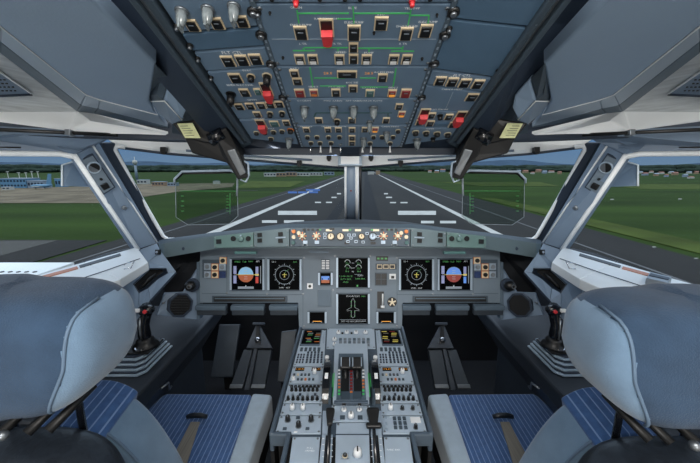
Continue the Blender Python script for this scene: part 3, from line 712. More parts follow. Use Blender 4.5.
# panel board
t = thing('instrument_panel', MF.w(0, -.45), 'grey-blue main instrument panel spanning the cockpit under the glareshield', 'instrument panel')
b = MB()
b.prism(MF, [MF.at(*p) for p in [(200, 248), (199, 303), (298, 303), (299, 329), (402, 329), (403, 303), (501, 303), (500, 248)]], -.04, 0, 'mip'); b.build('board', t, bevel=.002)
for (x0, x1) in ((197, 200), (500, 503)):
    b = MB(); p0 = MF.at(x0, 262); p1 = MF.at(x1, 319); b.prism(MF, [p0, (p1[0], p0[1]), p1, (p0[0], p1[1])], -.03, .004, 'panel'); b.build('side_strip', t, bevel=.001)
for (x, y) in [(203, 264), (227, 293), (267, 294), (303, 294), (304, 258), (333, 290), (371, 290), (397, 258), (397, 326), (304, 326), (433, 294), (473, 294), (496, 264), (335, 256), (370, 256)]:
    a, c = MF.at(x, y); b = MB(); b.lathe(MF, a, c, [(.005, 0), (.005, .0015), (.003, .002)], 'steel', 10); b.box(MF, a, c, .0022, .005, .001, .0005, 'black'); b.build('screw', t)
for s in (-1, 1):   # panel joint lines
    b = MB()
    for seg in [((202, 293.5), (227, 293.5)), ((227, 294.5), (303, 294.5)), ((303, 256), (303, 326)), ((227, 256), (303, 256)), ((227, 256), (227, 294))]:
        (xa, ya), (xb, yb) = [MF.at(mx(s, q[0]), q[1]) for q in seg]
        b.box(MF, (xa+xb)/2, (ya+yb)/2, .0008, abs(xb-xa)+.0016, abs(yb-ya)+.0016, .0012, 'panel_dark')
    b.build('joint_line', t)

def display(x0, y0, x1, y1, label, kind, name='display_unit', side=''):
    a0, b1 = MF.at(x0, y0); a1, b0 = MF.at(x1, y1); cx, cy = (a0+a1)/2, (b0+b1)/2; w, h = a1-a0, b1-b0
    t = thing(name, MF.w(cx, cy, 0), label, 'screen')
    b = MB(); e = .011
    b.box(MF, cx, cy, .002, w+2*e, h+.012, .006, 'panel_dark'); b.build('bezel', t, bevel=.002)
    for sx in (-1, 1):
        b = MB(); b.box(MF, cx+sx*(w/2+e*.55), cy, .006, e*.8, h+.004, .004, 'liner_trim'); b.build('bezel_strip', t, bevel=.001, label='pale bezel strip')
    b = MB(); b.box(MF, cx, cy, .0056, w, h, .002, 'scr'); sc = b.build('screen', t)
    L = MF.shift(cx, cy, .0067); g = MB(); u = w/2
    if kind == 'pfd':
        sky, br = ('e_blue', 'e_brown') if side == 'l' else ('e_blue2', 'e_brown2')
        r = .50*u; q = math.radians(2)
        g.disc(L, -.08*u, 0, r, 0, sky, 24, q, math.pi-q); g.disc(L, -.08*u, 0, r, 0, br, 24, math.pi+q, 2*math.pi-q)
        g.box(L, -.08*u, 0, .0008, 1.3*u, .03*u, .0003, 'e_yellow')
        for k in (-.28, -.14, .14, .28): g.box(L, -.08*u, k*u, .0007, .22*u, .022*u, .0003, 'e_white')
        g.ring(L, -.08*u, 0, r, r+.02*u, 0, .0004, 'e_grey', 20, math.radians(40), math.radians(140))
        g.box(L, -.80*u, 0, .0003, .20*u, 1.15*u, .0004, 'e_lav'); g.box(L, -.80*u, .0, .0007, .26*u, .1*u, .0003, 'scr')
        for k in range(5): g.box(L, -.8*u, (-.42+.21*k)*u, .0007, .1*u, .02*u, .0003, 'e_white')
        g.box(L, .66*u, .22*u, .0003, .18*u, .62*u, .0004, 'e_lav'); g.box(L, .66*u, -.35*u, .0003, .18*u, .42*u, .0004, 'e_red' if side == 'l' else 'e_blue2')
        g.box(L, .66*u, 0, .0008, .24*u, .12*u, .0004, 'e_yellow'); g.box(L, .9*u, 0, .0003, .05*u, 1.15*u, .0004, 'e_grey')
        g.box(L, -.08*u, -.86*u, .0003, 1.05*u, .15*u, .0004, 'e_grey'); g.box(L, -.08*u, -.76*u, .0003, .06*u, .1*u, .0004, 'e_white')
        for (x, y, c, tx) in [(-.62, .86, 'e_green', 'SPEED'), (-.18, .86, 'e_green', 'CLB'), (.25, .88, 'e_green', 'NAV'), (.72, .88, 'e_white', 'AP1')]: g.text(L, x*u, y*u, tx, .16*u, c)
    elif kind == 'nd':
        g.ring(L, 0, -.02*u, .60*u, .63*u, 0, .0004, 'e_grey', 40)
        g.ring(L, 0, -.02*u, .30*u, .325*u, 0, .0004, 'e_grey', 32)
        for k in range(12):
            an = k*math.pi/6; g.box(L.rot(an), .70*u, -.02*u*0, 0, .10*u, .04*u, .0004, 'e_grey')
        for k in range(36):
            an = k*math.pi/18; g.box(L.rot(an), .66*u, 0, 0, .05*u, .015*u, .0004, 'e_grey')
        g.box(L, 0, 0, .0005, .3*u, .04*u, .0004, 'e_yellow'); g.box(L, 0, -.03*u, .0005, .04*u, .3*u, .0004, 'e_yellow'); g.box(L, 0, -.15*u, .0005, .12*u, .03*u, .0004, 'e_yellow')
        g.tube([L.w(0, 0, .0004), L.w(.1*u, .25*u, .0004), L.w(.3*u, .35*u, .0004)], .0006, 'e_green', 4)
        g.text(L, -.72*u, .86*u, 'GS 0', .15*u, 'e_white'); g.text(L, .72*u, .86*u, 'ILS1', .15*u, 'e_green'); g.text(L, 0, -.88*u, 'VOR1   ADF', .14*u, 'e_white')
    elif kind == 'ewd':
        for (x, y) in [(-.38, .70), (.38, .70), (-.38, .36), (.38, .36)]:
            g.ring(L, x*u, y*u, .17*u, .20*u, 0, .0004, 'e_white', 16, -.3, math.pi*.95); g.tube([L.w(x*u, y*u, .0004), L.w((x-.14)*u, (y+.06)*u, .0004)], .0005, 'e_green', 4)
            g.text(L, x*u, (y-.09)*u, '20.5', .14*u, 'e_green')
        for k, (la, lb) in enumerate([('N1', '%'), ('EGT', 'C')]): g.text(L, 0, (.66-.34*k)*u, la, .13*u, 'e_white')
        g.text(L, -.4*u, .08*u, '58.3', .15*u, 'e_green'); g.text(L, 0, .08*u, 'N2', .13*u, 'e_white'); g.text(L, .4*u, .08*u, '58.4', .15*u, 'e_green')
        g.text(L, -.5*u, -.25*u, 'T.O NO BLUE', .15*u, 'e_green'); g.text(L, -.5*u, -.45*u, 'AUTO BRK', .15*u, 'e_green'); g.text(L, -.5*u, -.65*u, 'SPLRS', .15*u, 'e_green')
        g.text(L, .5*u, -.2*u, 'FLAPS', .15*u, 'e_white'); g.text(L, .5*u, -.42*u, 'PARK BRK', .15*u, 'e_green'); g.box(L, .35*u, -.12*u, 0, .5*u, .02*u, .0004, 'e_grey')
        g.box(L, .3*u, -.9*u, 0, .1*u, .12*u, .0004, 'e_green')
    elif kind == 'sd':
        g.text(L, .0*u, .86*u, 'DOOR/OXY', .17*u, 'e_white'); g.text(L, .7*u, .86*u, '1850', .15*u, 'e_green')
        for sx in (-1, 1): g.tube([L.w(sx*.02*u, .72*u, .0003), L.w(sx*.12*u, .5*u, .0003), L.w(sx*.12*u, .1*u, .0003), L.w(sx*.42*u, -.06*u, .0003), L.w(sx*.42*u, -.14*u, .0003), L.w(sx*.12*u, -.1*u, .0003), L.w(sx*.12*u, -.5*u, .0003), L.w(sx*.02*u, -.62*u, .0003)], .0007, 'e_white', 4)
        for y in (.5, .2, -.2, -.5):
            for sx in (-1, 1): g.box(L, sx*.12*u, y*u, .0005, .06*u, .08*u, .0004, 'e_green')
        g.box(L, 0, -.74*u, 0, 1.8*u, .02*u, .0004, 'e_grey')
        g.text(L, -.55*u, -.86*u, 'TAT +12', .15*u, 'e_white'); g.text(L, 0, -.86*u, '14 H 25', .15*u, 'e_white'); g.text(L, .55*u, -.86*u, 'GW 58000', .15*u, 'e_white')
    elif kind == 'isis':
        g.box(L, 0, .18*u, 0, 1.6*u, .75*u, .0004, 'e_blue2'); g.box(L, 0, -.5*u, 0, 1.6*u, .6*u, .0004, 'e_brown'); g.box(L, 0, -.18*u, .0006, .5*u, .06*u, .0004, 'e_yellow')
        g.box(L, -.6*u, 0, .0006, .15*u, .4*u, .0004, 'scr'); g.box(L, .6*u, 0, .0006, .15*u, .4*u, .0004, 'scr')
    elif kind == 'dcdu':
        g.box(L, 0, -.5*u, 0, 1.2*u, .08*u, .0004, 'e_amber'); g.box(L, -.6*u, -.62*u, 0, .2*u, .08*u, .0004, 'e_grey'); g.box(L, .6*u, -.62*u, 0, .2*u, .08*u, .0004, 'e_grey')
    g.build('symbols', sc)
    return t
display(232.5, 259.5, 262.5, 289.5, 'left outer flight display with pale blue and orange attitude ball', 'pfd', side='l')
display(270, 259.5, 299.5, 289.5, 'left inner navigation display with white compass rose, left of centre', 'nd')
display(401, 259.5, 431.5, 289.5, 'right inner navigation display with white compass rose, right of centre', 'nd')
display(439.5, 259.5, 469.5, 289.5, 'right outer flight display with darker blue and maroon attitude ball', 'pfd', side='r')
display(338.5, 258, 367.5, 287, 'upper centre screen with green engine dials and text', 'ewd')
display(338.5, 294, 367.5, 323, 'lower centre screen with white aircraft outline', 'sd')
display(320.5, 273, 330.5, 284.5, 'small standby horizon screen left of the centre screens', 'isis', 'standby_display')
display(310, 312, 324.5, 322.5, 'small dark message screen at lower left of the centre screens', 'dcdu', 'message_display')
display(378.5, 312, 393.5, 322.5, 'small dark message screen at lower right of the centre screens', 'dcdu', 'message_display')

def mbox(px, py, w, h, d=.004, m='black', c=0, fr=None, **k):
    fr = fr or MF; kk = (fr.o-CAM).dot(CF)/FPX
    a, bq = fr.at(px, py); b = MB(); b.box(fr, a, bq, c+d/2, w*kk, h*kk, d, m, **k); return b
def knob(fr, a, b, r, h, m, c=0, skirt=None):
    q = MB()
    if skirt: q.lathe(fr, a, b, [(r*1.35, c), (r*1.3, c+h*.2)], skirt, 16)
    q.lathe(fr, a, b, [(r, c), (r, c+h*.55), (r*.85, c+h*.6), (r*.8, c+h)], m, 14)
    q.box(fr, a, b+r*.3, c+h+.0004, r*.25, r*.9, .0008, 'black' if m != 'black' else 'white')
    return q
# outer instrument clusters
for s in (-1, 1):
    nm = 'left' if s < 0 else 'right'; M_ = lambda x: mx(s, x)
    t = thing('lighting_control_box', MF.w(*MF.at(M_(214), 268)), 'cluster of small tan-rimmed knobs outboard of the %s flight display' % nm, 'control panel')
    b = mbox(M_(214.5), 268.5, 24, 18, .003, 'panel_dark'); b.build('plate', t, bevel=.001)
    for (x, y, m) in [(208, 266.5, 'liner_trim'), (215.5, 267, 'cream'), (223, 267, 'liner_trim'), (208, 274.5, 'liner_trim'), (215.5, 274.5, 'cream'), (223.5, 260.5, 'cream')]:
        q = mbox(M_(x), y, 7, 7, .003, 'orange' if m == 'cream' else 'bgrey', c=.003); a, c = MF.at(M_(x), y)
        q.box(MF, a, c, .0065, 6.2*K, 6.2*K, .001, 'cream' if m == 'cream' else 'liner_trim')
        q.lathe(MF, a, c, [(2.1*K, .006), (2.1*K, .014)], 'black' if m == 'cream' else 'steel', 12); q.build('knob', t)
    mbox(M_(223), 274.5, 6.5, 6.5, .004, 'navy', c=.003).build('display_window', t)
    # sliding table slot
    t = thing('table_slot', MF.w(*MF.at(M_(250), 299)), 'long black slot for the pull-out table below the %s flight displays' % nm, 'tray slot')
    mbox(M_(250), 299, 75, 6.5, .006, 'panel_dark').build('frame', t, bevel=.001)
    mbox(M_(250), 299, 71, 4.4, .002, 'black', c=.006).build('slot', t)
    mbox(M_(250), 298.2, 69, 1.0, .002, 'panel', c=.008).build('tray_edge', t)
    # three under-panel pads
    for (x0, x1, wd) in [(197, 227, 'outer'), (232, 265, 'middle'), (270, 298, 'inner')]:
        a0, b1 = MF.at(M_(x0), 304); a1, b0 = MF.at(M_(x1), 314)
        F2 = Fr(MF.w((a0+a1)/2, b1, 0), CX, (CU*1.0-CF*.25))
        t = thing('footwell_pad', MF.w((a0+a1)/2, b1, 0), '%s grey pad under the %s instrument panel edge' % (wd, nm), 'pad')
        b = MB(); w = abs(a1-a0); b.box(F2, 0, -.010, .01, w, .020, .03, 'panel'); b.build('top_lip', t, bevel=.003)
        b = MB(); b.box(F2, 0, -.034, .006, w*.97, .026, .026, 'pedalplate'); b.build('body', t, bevel=.004)
# centre-left and right small items on the panel
o = mbox(310, 286, 5.5, 5.5, .004, 'white'); a, c = MF.at(310, 286); o.lathe(MF, a, c, [(1.5*K, .004), (1.5*K, .009)], 'black', 10)
tag(o.build('selector', base=MF.w(a, c)), 'small white square selector left of the standby horizon screen', 'selector')
t = thing('data_placard', MF.w(*MF.at(325.5, 264)), 'small white lettered placard above the standby horizon screen', 'placard')
b = mbox(325.5, 264.5, 8.5, 10.5, .0015, 'panel_dark'); b.build('plate', t)
b = MB()
for r_ in range(6):
    for c_ in range(2):
        a, c = MF.at(323.4+4.2*c_, 260.6+1.6*r_); b.box(MF, a, c, .002, 3.3*K, .8*K, .0006, 'white')
b.build('lettering', t)
t = thing('blank_cover', MF.w(*MF.at(324.5, 298)), 'blank rounded cover plate below the standby horizon screen', 'cover')
b = mbox(324.5, 298, 14, 18, .003, 'mip'); b.build('plate', t, bevel=.0015); b = mbox(324.5, 298, 12.5, 16.5, .002, 'panel', c=.003); b.build('pad', t, bevel=.001)
t = thing('landing_gear_indicator', MF.w(*MF.at(382, 258)), 'green-lit gear position strip right of the upper centre screen', 'indicator')
mbox(382, 258.5, 12, 4.5, .004, 'black').build('housing', t, bevel=.0005)
for i in range(3): mbox(378.2+3.8*i, 258.5, 2.2, 1.6, .001, 'e_green', c=.004).build('light', t)
t = thing('autobrake_panel', MF.w(*MF.at(386, 266)), 'row of tan-rimmed dark brake buttons right of the upper centre screen', 'control panel')
mbox(386, 266.5, 21, 6, .003, 'panel_dark').build('plate', t)
for i in range(3):
    q = mbox(379.5+6.3*i, 266.5, 5.2, 4.2, .003, 'cream', c=.003); a, c = MF.at(379.5+6.3*i, 266.5); q.box(MF, a, c, .007, 4*K, 2.8*K, .001, 'black'); q.build('push_button', t)
t = thing('brake_gauge', MF.w(*MF.at(381, 279)), 'black square gauge with four dark windows right of the centre screens', 'gauge')
mbox(381, 279, 12, 12.5, .004, 'panel_dark').build('housing', t, bevel=.001)
for i in range(2):
    for j in range(2): mbox(378.2+5.6*i, 276.1+5.8*j, 5, 5.2, .002, 'black', c=.004).build('window', t)
t = thing('anti_skid_switch', MF.w(*MF.at(392.5, 276.5)), 'small white-framed switch right of the four-window gauge', 'switch')
mbox(392.5, 276.5, 6.5, 5.5, .004, 'white').build('frame', t, bevel=.0006); mbox(392.5, 277, 3, 2.6, .004, 'black', c=.004).build('toggle', t)
t = thing('gear_lever', MF.w(*MF.at(381.5, 300)), 'vertical white-headed landing gear lever right of the lower centre screen', 'lever')
mbox(380.5, 300, 6.5, 17, .003, 'black').build('slot', t)
a0, c0 = MF.at(382.3, 306); a1, c1 = MF.at(382.3, 293)
b = MB(); b.tube([MF.w(a0, c0, .008), MF.w(a1, c1, .022)], .0035, 'white'); b.build('stem', t)
b = MB(); b.tube([MF.w(a0-.008, c0, .016), MF.w(a0+.008, c0, .016)], .006, 'white'); b.build('handle', t)
t = thing('clock', MF.w(*MF.at(392, 302.5)), 'round gold three-spoked dial right of the landing gear lever', 'dial')
a, c = MF.at(392, 302); b = MB(); b.lathe(MF, a, c, [(.022, 0), (.021, .005)], 'black', 24); b.build('face', t)
b = MB()
for k in range(5): b.box(MF.shift(a, c).rot(math.pi/2+k*2*math.pi/5), .010, 0, .006, .015, .006, .002, 'ivory')
b.lathe(MF, a, c, [(.006, .005), (.005, .012)], 'ivory', 12); b.build('rosette', t)

# ================================================================== GLARESHIELD
st = [(350, 223.5, 227.5, 248.5, 1.33), (412, 224, 228, 248.5, 1.33), (450, 228.5, 232, 248.5, 1.34), (487, 232.5, 236, 249.5, 1.37), (536, 239, 243, 258, 1.44), (541, 240, 244, 259, 1.47)]
st = [(700-a, t0, b_, c_, z) for (a, t0, b_, c_, z) in st[::-1][:-1]]+st
b = MB(); rows = []
for (x, t0, y0, y1, z) in st:
    A = P(x, y0, z); B_ = P(x, y1, z); C_ = P(x, t0, z+.02)
    BK = V((A.x*1.12, A.y+.44-abs(A.x)*.32, C_.z-.045)); UN = V((B_.x*1.0, B_.y+.17, B_.z+.012))
    rows.append([BK, C_, A, B_, UN, V((BK.x, BK.y, BK.z-.03))])
vs = [p for r_ in rows for p in r_]; n6 = 6
def gs(k0, k1, m):
    fs = []
    for i in range(len(rows)-1): fs.append([i*n6+k0, i*n6+k1, (i+1)*n6+k1, (i+1)*n6+k0])
    return fs
t = thing('glareshield', P(350, 248, 1.34), 'wide grey glareshield hood running under both windscreens', 'dashboard')
b.add(vs, gs(0, 1, 0), 'glaretop', True); b.add(vs, gs(1, 2, 0), 'panel_dark'); b.add(vs, gs(2, 3, 0), 'glare'); b.add(vs, gs(3, 4, 0)+gs(4, 5, 0)+gs(5, 0, 0), 'glaretop')
L = len(rows)-1
b.add(vs, [[0, 5, 4, 3, 2, 1], [L*6+i for i in range(6)]], 'glare'); b.build('hood', t, weld=True, bevel=.002)
for s in (-1, 1):
    a = P(mx(s, 184), 248.5, 1.415); fr = Fr(a, CX, CU); b = MB(); b.lathe(fr, 0, 0, [(.008, -.01), (.008, .004), (.005, .006)], 'frame_dark', 10); b.build('stud', t)
    b = MB(); fr = Fr(P(mx(s, 246), 252.5, 1.36), CX, CU); b.box(fr, 0, 0, 0, .09, .012, .02, 'teal'); b.build('lamp_strip', t, bevel=.002)
b = MB(); b.box(Fr(P(319, 252, 1.36), CX, CU), 0, 0, 0, .075, .008, .012, 'panel'); b.build('lamp_strip', t, bevel=.002)
GF = Fr(P(350, 237.5, 1.322), CX, CU); GK = 1.322/FPX
# autopilot panel (centre)
t = module('flight_control_unit', 'long centre glareshield panel crowded with cream knobs', 'control panel', GF, [(305.5, 227.7), (393.5, 227.7), (393.5, 246.5), (305.5, 246.5)], 'panel_dark', .006, raise_=.004)
b = MB()
for x in (329, 345.5, 358, 376): b.box(GF, GF.at(x, 230.2)[0], GF.at(x, 230.2)[1], .0045, 6*GK, 2*GK, .001, 'ivory')
for x in (320, 350, 372, 388): b.box(GF, GF.at(x, 229.8)[0], GF.at(x, 229.8)[1], .0045, 2.4*GK, 1.3*GK, .001, 'e_green')
b.build('lettering', t)
for (x, r_, m) in [(331, 3.1, 'ivory'), (340.5, 3.2, 'ivory'), (361.5, 2.6, 'cream'), (372.5, 3.4, 'liner_trim')]:
    a, c = GF.at(x, 236.5); knob(GF, a, c, r_*GK, .018, m, .004, 'black').build('rotary_knob', t)
for (x, y) in [(325, 234), (325, 237.5), (349, 235), (354, 235), (351, 238), (367, 233.5), (377.5, 236.5), (348, 241.5), (356, 241.5), (363, 242)]:
    q = mbox(x, y, 3, 2.6, .004, 'liner_trim', c=.004, fr=GF); a, c = GF.at(x, y); q.box(GF, a, c, .0084, 1.8*GK, 1.4*GK, .0008, 'black'); q.build('push_button', t)
for (x, y) in [(332, 229), (347, 243), (373, 243)]: mbox(x, y, 5, 2.2, .003, 'black', c=.004, fr=GF).build('display_window', t)
for s in (-1, 1):
    nm = 'left' if s < 0 else 'right'; M_ = lambda x: mx(s, x)
    t = module('display_control_panel', 'cluster of orange-glowing starred knobs at the %s end of the centre glareshield panel' % nm, 'control panel', GF, [(M_(290), 228.3), (M_(305), 227.7), (M_(305), 246.5), (M_(290), 247)], 'panel_dark', .006, raise_=.004)
    for (x, y) in [(293.5, 236.8), (300.5, 236.2)]:
        a, c = GF.at(M_(x if x < 297 else 304.5), y)
    for (x, y) in [(302, 236), (316, 236)]:
        a, c = GF.at(M_(x+.5), y); b = MB()
        for k in range(8): b.box(GF.shift(a, c).rot(k*math.pi/4), 3.1*GK, 0, .0048, 2.2*GK, 1.0*GK, .001, 'ivory' if k % 2 else 'orange')
        b.lathe(GF, a, c, [(2.2*GK, .004), (1.9*GK, .016), (1.2*GK, .018)], 'ivory', 12); b.build('rotary_knob', t)
    for x in (304, 308.5, 313, 318): mbox(M_(x), 229.7, 2.6, 1.9, .003, 'black', c=.004, fr=GF).build('push_button', t)
    for x in (305.5, 317): mbox(M_(x), 242.2, 4.2, 3.2, .004, 'liner_trim', c=.004, fr=GF).build('rocker', t)
    for (x, y, m) in [(294, 231.5, 'orange'), (294, 237, 'ivory'), (299, 233, 'ivory'), (293.5, 242.5, 'teal')]:
        a, c = GF.at(M_(x), y); b = MB(); b.lathe(GF, a, c, [(2.1*GK, .004), (1.8*GK, .012)], m, 12); b.build('knob', t)
    E1 = P(M_(213.5), 242, 1.358); E2 = P(M_(289), 237.5, 1.322)
    EF = Fr((E1+E2)/2, (E2-E1)*(1 if s < 0 else -1), CU)
    EF = Fr(EF.o-CF*.006, EF.u, EF.v)
    t = module('warning_panel', 'pale green-grey glareshield panel with square lights and round knob, %s side' % nm, 'control panel', EF, [(M_(214), 236.2), (M_(253.5), 232.2), (M_(253.5), 247.3), (M_(214), 248.2)], 'efis', .02, raise_=.004)
    mbox(M_(219.5), 241.5, 5, 4.5, .004, 'black', c=.004, fr=EF).build('square_light', t)
    for x in (234, 249): 
        a, c = EF.at(M_(x), 238.6); b = MB(); b.lathe(EF, a, c, [(2.6*GK, .004), (2.6*GK, .009)], 'black', 14); b.build('round_button', t)
    a, c = EF.at(M_(241.5), 239); b = MB(); b.lathe(EF, a, c, [(3.2*GK, .004), (2.6*GK, .014), (1.5*GK, .016)], 'efis', 14); b.box(EF, a, c+2.8*GK, .006, 1.2*GK, 3*GK, .004, 'liner_trim'); b.build('selector_knob', t)
    t = module('attention_light_panel', 'grey-green glareshield panel with four black square lights, %s side' % nm, 'control panel', EF, [(M_(254), 232.1), (M_(289.5), 229), (M_(289.5), 246.8), (M_(254), 247.3)], 'glare', .02, raise_=.004)
    for (x, y) in [(260.3, 235), (260.3, 240.5), (281, 234.2), (281, 240.8)]: mbox(M_(x), y, 4.6, 4, .004, 'black', c=.004, fr=EF).build('square_light', t)
    mbox(M_(281), 237.5, 10, 1, .002, 'liner_trim', c=.004, fr=EF).build('lettering', t)
# ================================================================== OVERHEAD PANEL
OA = math.radians(19.5)
OFo = P(350, 143, .93)
OF = Fr(OFo, CX, V((0, -math.cos(OA), math.sin(OA))))
def oz(px, py):
    a, b = OF.at(px, py); return (OF.w(a, b)-CAM).dot(CF)
def rowc(px, py):  return OF.at(px, py)
t = thing('overhead_panel_frame', OF.w(0, .3, .0), 'dark frame and side rails that hold the overhead switch panels', 'frame')
b = MB(); b.prism(OF, quadpts(OF, [(249, 139), (302, 147), (400, 147), (452, 139), (575, -30), (126, -30)]), -.06, -.006, 'matt_black'); b.build('backing', t)
for s in (-1, 1):
    p0 = OF.at(mx(s, 249.5), 140); p1 = OF.at(mx(s, 131), -30); d = V((p1[0]-p0[0], p1[1]-p0[1], 0))
    for (off, h, w, m) in [(0, .010, .012, 'panel_dark'), (.011, .004, .007, 'steel'), (.019, .012, .010, 'panel_dark')]:
        b = MB(); q = [(p0[0]+s*(off-w/2), p0[1]), (p0[0]+s*(off+w/2), p0[1]), (p1[0]+s*(off+w/2), p1[1]), (p1[0]+s*(off-w/2), p1[1])]
        b.prism(OF, q, -.03, h, m); b.build('side_rail', t, bevel=.002)
# column divider x in pixels as function of y
def ld(y): return 252.5+(302-252.5)*y/145
def rd(y): return 454.5-(454.5-401)*y/145
def lo(y): return 157+(250-157)*y/140
def ro(y): return 551-(551-452)*y/140
g1 = 'overhead switch panels'
def om(label, pts, m='ohpanel', name='switch_module', raise_=.002, screws=True, cat='control panel'):
    return module(name, label, cat, OF, pts, m, .004, None, raise_, .001, screws)
def PK(px, py): return oz(px, py)/FPX
def pb(t, px, py, w, h, kind='pb'):
    a, b_ = OF.at(px, py); k = PK(px, py); q = MB()
    # height in panel plane : measure
    a0, b0 = OF.at(px, py+h/2); a1, b1 = OF.at(px, py-h/2); H = abs(b1-b0); W = w*k
    R = min(.0015, W*.11)
    rimc = 'cream'
    
    q.box(OF, a, b_, .0035, W, H, .003, rimc)
    q.box(OF, a, b_, .0052, W-2*R, H-2*R*1.3, .0036, {'pb': 'black', 'w': 'black', 'redlit': 'redlit', 'amb': 'redlit', 'teal': 'teal', 'dark': 'black', 'half': 'redlit'}[kind], inset=.0008)
    if kind == 'w': q.box(OF, a, b_-H*.2, .0074, (W-2*R)*.75, H*.32, .001, 'white')
    if kind in ('amb', 'half'): q.box(OF, a, b_-H*.2, .0074, (W-2*R)*.8, H*.3, .001, 'e_amber' if kind == 'amb' else 'orange')
    q.box(OF, a, b_+H*.16, .0072, W*.4, H*.08, .0006, 'bgrey')
    q.build('push_button', t)
def guard(t, px, py, w, h):
    k = PK(px, py); a, b_ = OF.at(px, py); b1 = OF.at(px, py-h/2)[1]; b0 = OF.at(px, py+h/2)[1]; H = abs(b1-b0); W = w*k
    q = MB(); q.box(OF, a, b_+H*.12, .003, W, H*.8, .002, 'cream'); q.box(OF, a, b_+H*.12, .0045, W*.8, H*.66, .002, 'black'); q.build('switch_well', t)
    q = MB(); n = 9; pts = [(a-W*.42, b_+H*.1), (a+W*.42, b_+H*.1), (a+W*.42, b_-H*.36)]+[(a+W*.42*math.cos(math.pi*i/n), b_-H*.36-H*.14*math.sin(math.pi*i/n)) for i in range(1, n)]+[(a-W*.42, b_-H*.36)]
    q.prism(OF, pts, .004, .016, 'red', inset=.0015); q.build('guard', t, label='red guard cover')
def rnd(t, px, py, r, m='black', rim='cream', h=.009, name='round_button'):
    k = PK(px, py); a, b_ = OF.at(px, py); q = MB(); q.lathe(OF, a, b_, [(r*k, .002), (r*k, .004)], rim, 16); q.lathe(OF, a, b_, [(r*k*.78, .004), (r*k*.72, .004+h), (r*k*.4, .005+h)], m, 14)
    if h > .012: q.box(OF, a, b_, .004+h, r*k*.35, r*k*1.5, .006, m)
    q.build(name, t)
def clear(t, px, py, w, h, name='rotary_knob'):
    k = PK(px, py); a, b_ = OF.at(px, py); r = w*k/2
    q = MB(); q.lathe(OF, a, b_, [(r*1.15, .002), (r*1.1, .005)], 'steel', 16); q.lathe(OF, a, b_, [(r*.95, .005), (r*.85, .014), (r*.62, .024), (r*.4, .027)], 'clear_knob', 12)
    q.box(OF, a, b_, .022, r*.35, r*1.5, .020, 'clear_knob'); q.build(name, t, label='pale translucent knob')
def tog(t, px, py, m='chrome'):
    a, b_ = OF.at(px, py); k = PK(px, py); q = MB(); q.lathe(OF, a, b_, [(.005, .002), (.0045, .006)], 'steel', 10)
    q.tube([OF.w(a, b_, .004), OF.w(a, b_-.004, .016), OF.w(a, b_-.007, .024)], [.0018, .0022, .0036], m, 8); q.build('toggle_switch', t)
def lines(t, segs, m='green', w=1.3):
    q = MB()
    for (x0, y0, x1, y1) in segs:
        a0, b0 = OF.at(x0, y0); a1, b1 = OF.at(x1, y1); d = V((a1-a0, b1-b0, 0)); L_ = d.length; f2 = OF.shift((a0+a1)/2, (b0+b1)/2).rot(math.atan2(d.y, d.x))
        q.box(f2, 0, 0, .0023, L_, w*PK((x0+x1)/2, (y0+y1)/2), .0008, m)
    q.build('flow_lines' if m == 'green' else 'marking_lines', t)
def letters(t, items, size=4.2, m='legend'):
    q = MB()
    for (x, y, s_) in items:
        a, b_ = OF.at(x, y); q.text(OF, a, b_, s_, size*1.3*PK(x, y), m, .0026)
    q.build('lettering', t)
# ---- centre column
t = om('top centre hydraulic panel with red guard and green flow lines', [(ld(-30), -30), (rd(-30), -30), (rd(1.5), 1.5), (ld(1.5), 1.5)]); 
for i, x in enumerate((272, 320, 345, 360, 430)): rnd(t, x, -8, 3)
letters(t, [(293, -3, 'FIRE'), (412, -3, 'FIRE')])
t['label'] = 'fire panel cut by the top edge above the hydraulic panel'
for x in (296, 412): rnd(t, x, 0, 3.2, 'red', 'red', .006)
t = om('centre hydraulic panel with one red guard and large dark buttons', [(ld(3), 3), (rd(3), 3), (rd(64.5), 64.5), (ld(64.5), 64.5)])
lines(t, [(297, 9, 299, 22), (298, 12, 349, 12), (353, 5, 354, 22), (354, 12, 411, 12), (411, 8, 408, 24), (411, 14, 429, 14), (429, 14, 428, 22), (337, 17.5, 352, 17.5), (303, 47, 305, 50), (293, 49.5, 315, 49.5), (304, 46.5, 348, 46.5), (338, 46.5, 338, 50), (358, 47, 403, 47), (403, 45, 402, 50), (369, 47, 369, 51), (391, 50, 414, 50)])
lines(t, [(272, 38, 436, 38)], 'liner_trim', .9)
letters(t, [(296, 6, 'GREEN'), (352.5, 6.5, 'BLUE'), (412, 6.8, 'YELLOW'), (301, 23.5, 'ENG 1 PUMP'), (326.5, 17.3, 'RAT MAN ON'), (354, 21, 'ELEC PUMP'), (381, 13, 'PTU'), (407, 25, 'ENG 2 PUMP'), (428, 20.5, 'ELEC PUMP'), (303, 42.5, 'L TK'), (335, 42.5, 'CTR TK'), (403, 42.5, 'R TK'), (369, 51.5, 'PUMP'), (341, 51, 'XFEED')], 3.0)
for q in [(301, 31, 13, 13), (354, 31, 13, 15), (381, 21.5, 13.5, 13), (406, 32, 12.5, 12.5), (425.5, 29, 12.5, 12.5), (353.5, 45.5, 9.5, 9), (353.5, 57, 9.5, 9)]: pb(t, *q)
guard(t, 327, 29, 14, 22)
for x in (300, 313, 339.5, 366.5, 393.5, 406.5): pb(t, x, 57.5, 10, 9, 'w')
for (x, y) in [(270, 11), (374, 31), (437, 13), (283, 56), (422, 57)]: rnd(t, x, y, 1.4, 'black', 'black', .002, 'socket')
t = om('centre electrical panel with amber readouts and two dark red lights', [(ld(66), 66), (rd(66), 66), (rd(96.5), 96.5), (ld(96.5), 96.5)])
lines(t, [(310, 66.5, 313, 86), (314, 77, 345, 77), (360, 77, 376, 77), (396, 67, 393, 86), (320, 85, 346, 85), (360, 86, 388, 86)])
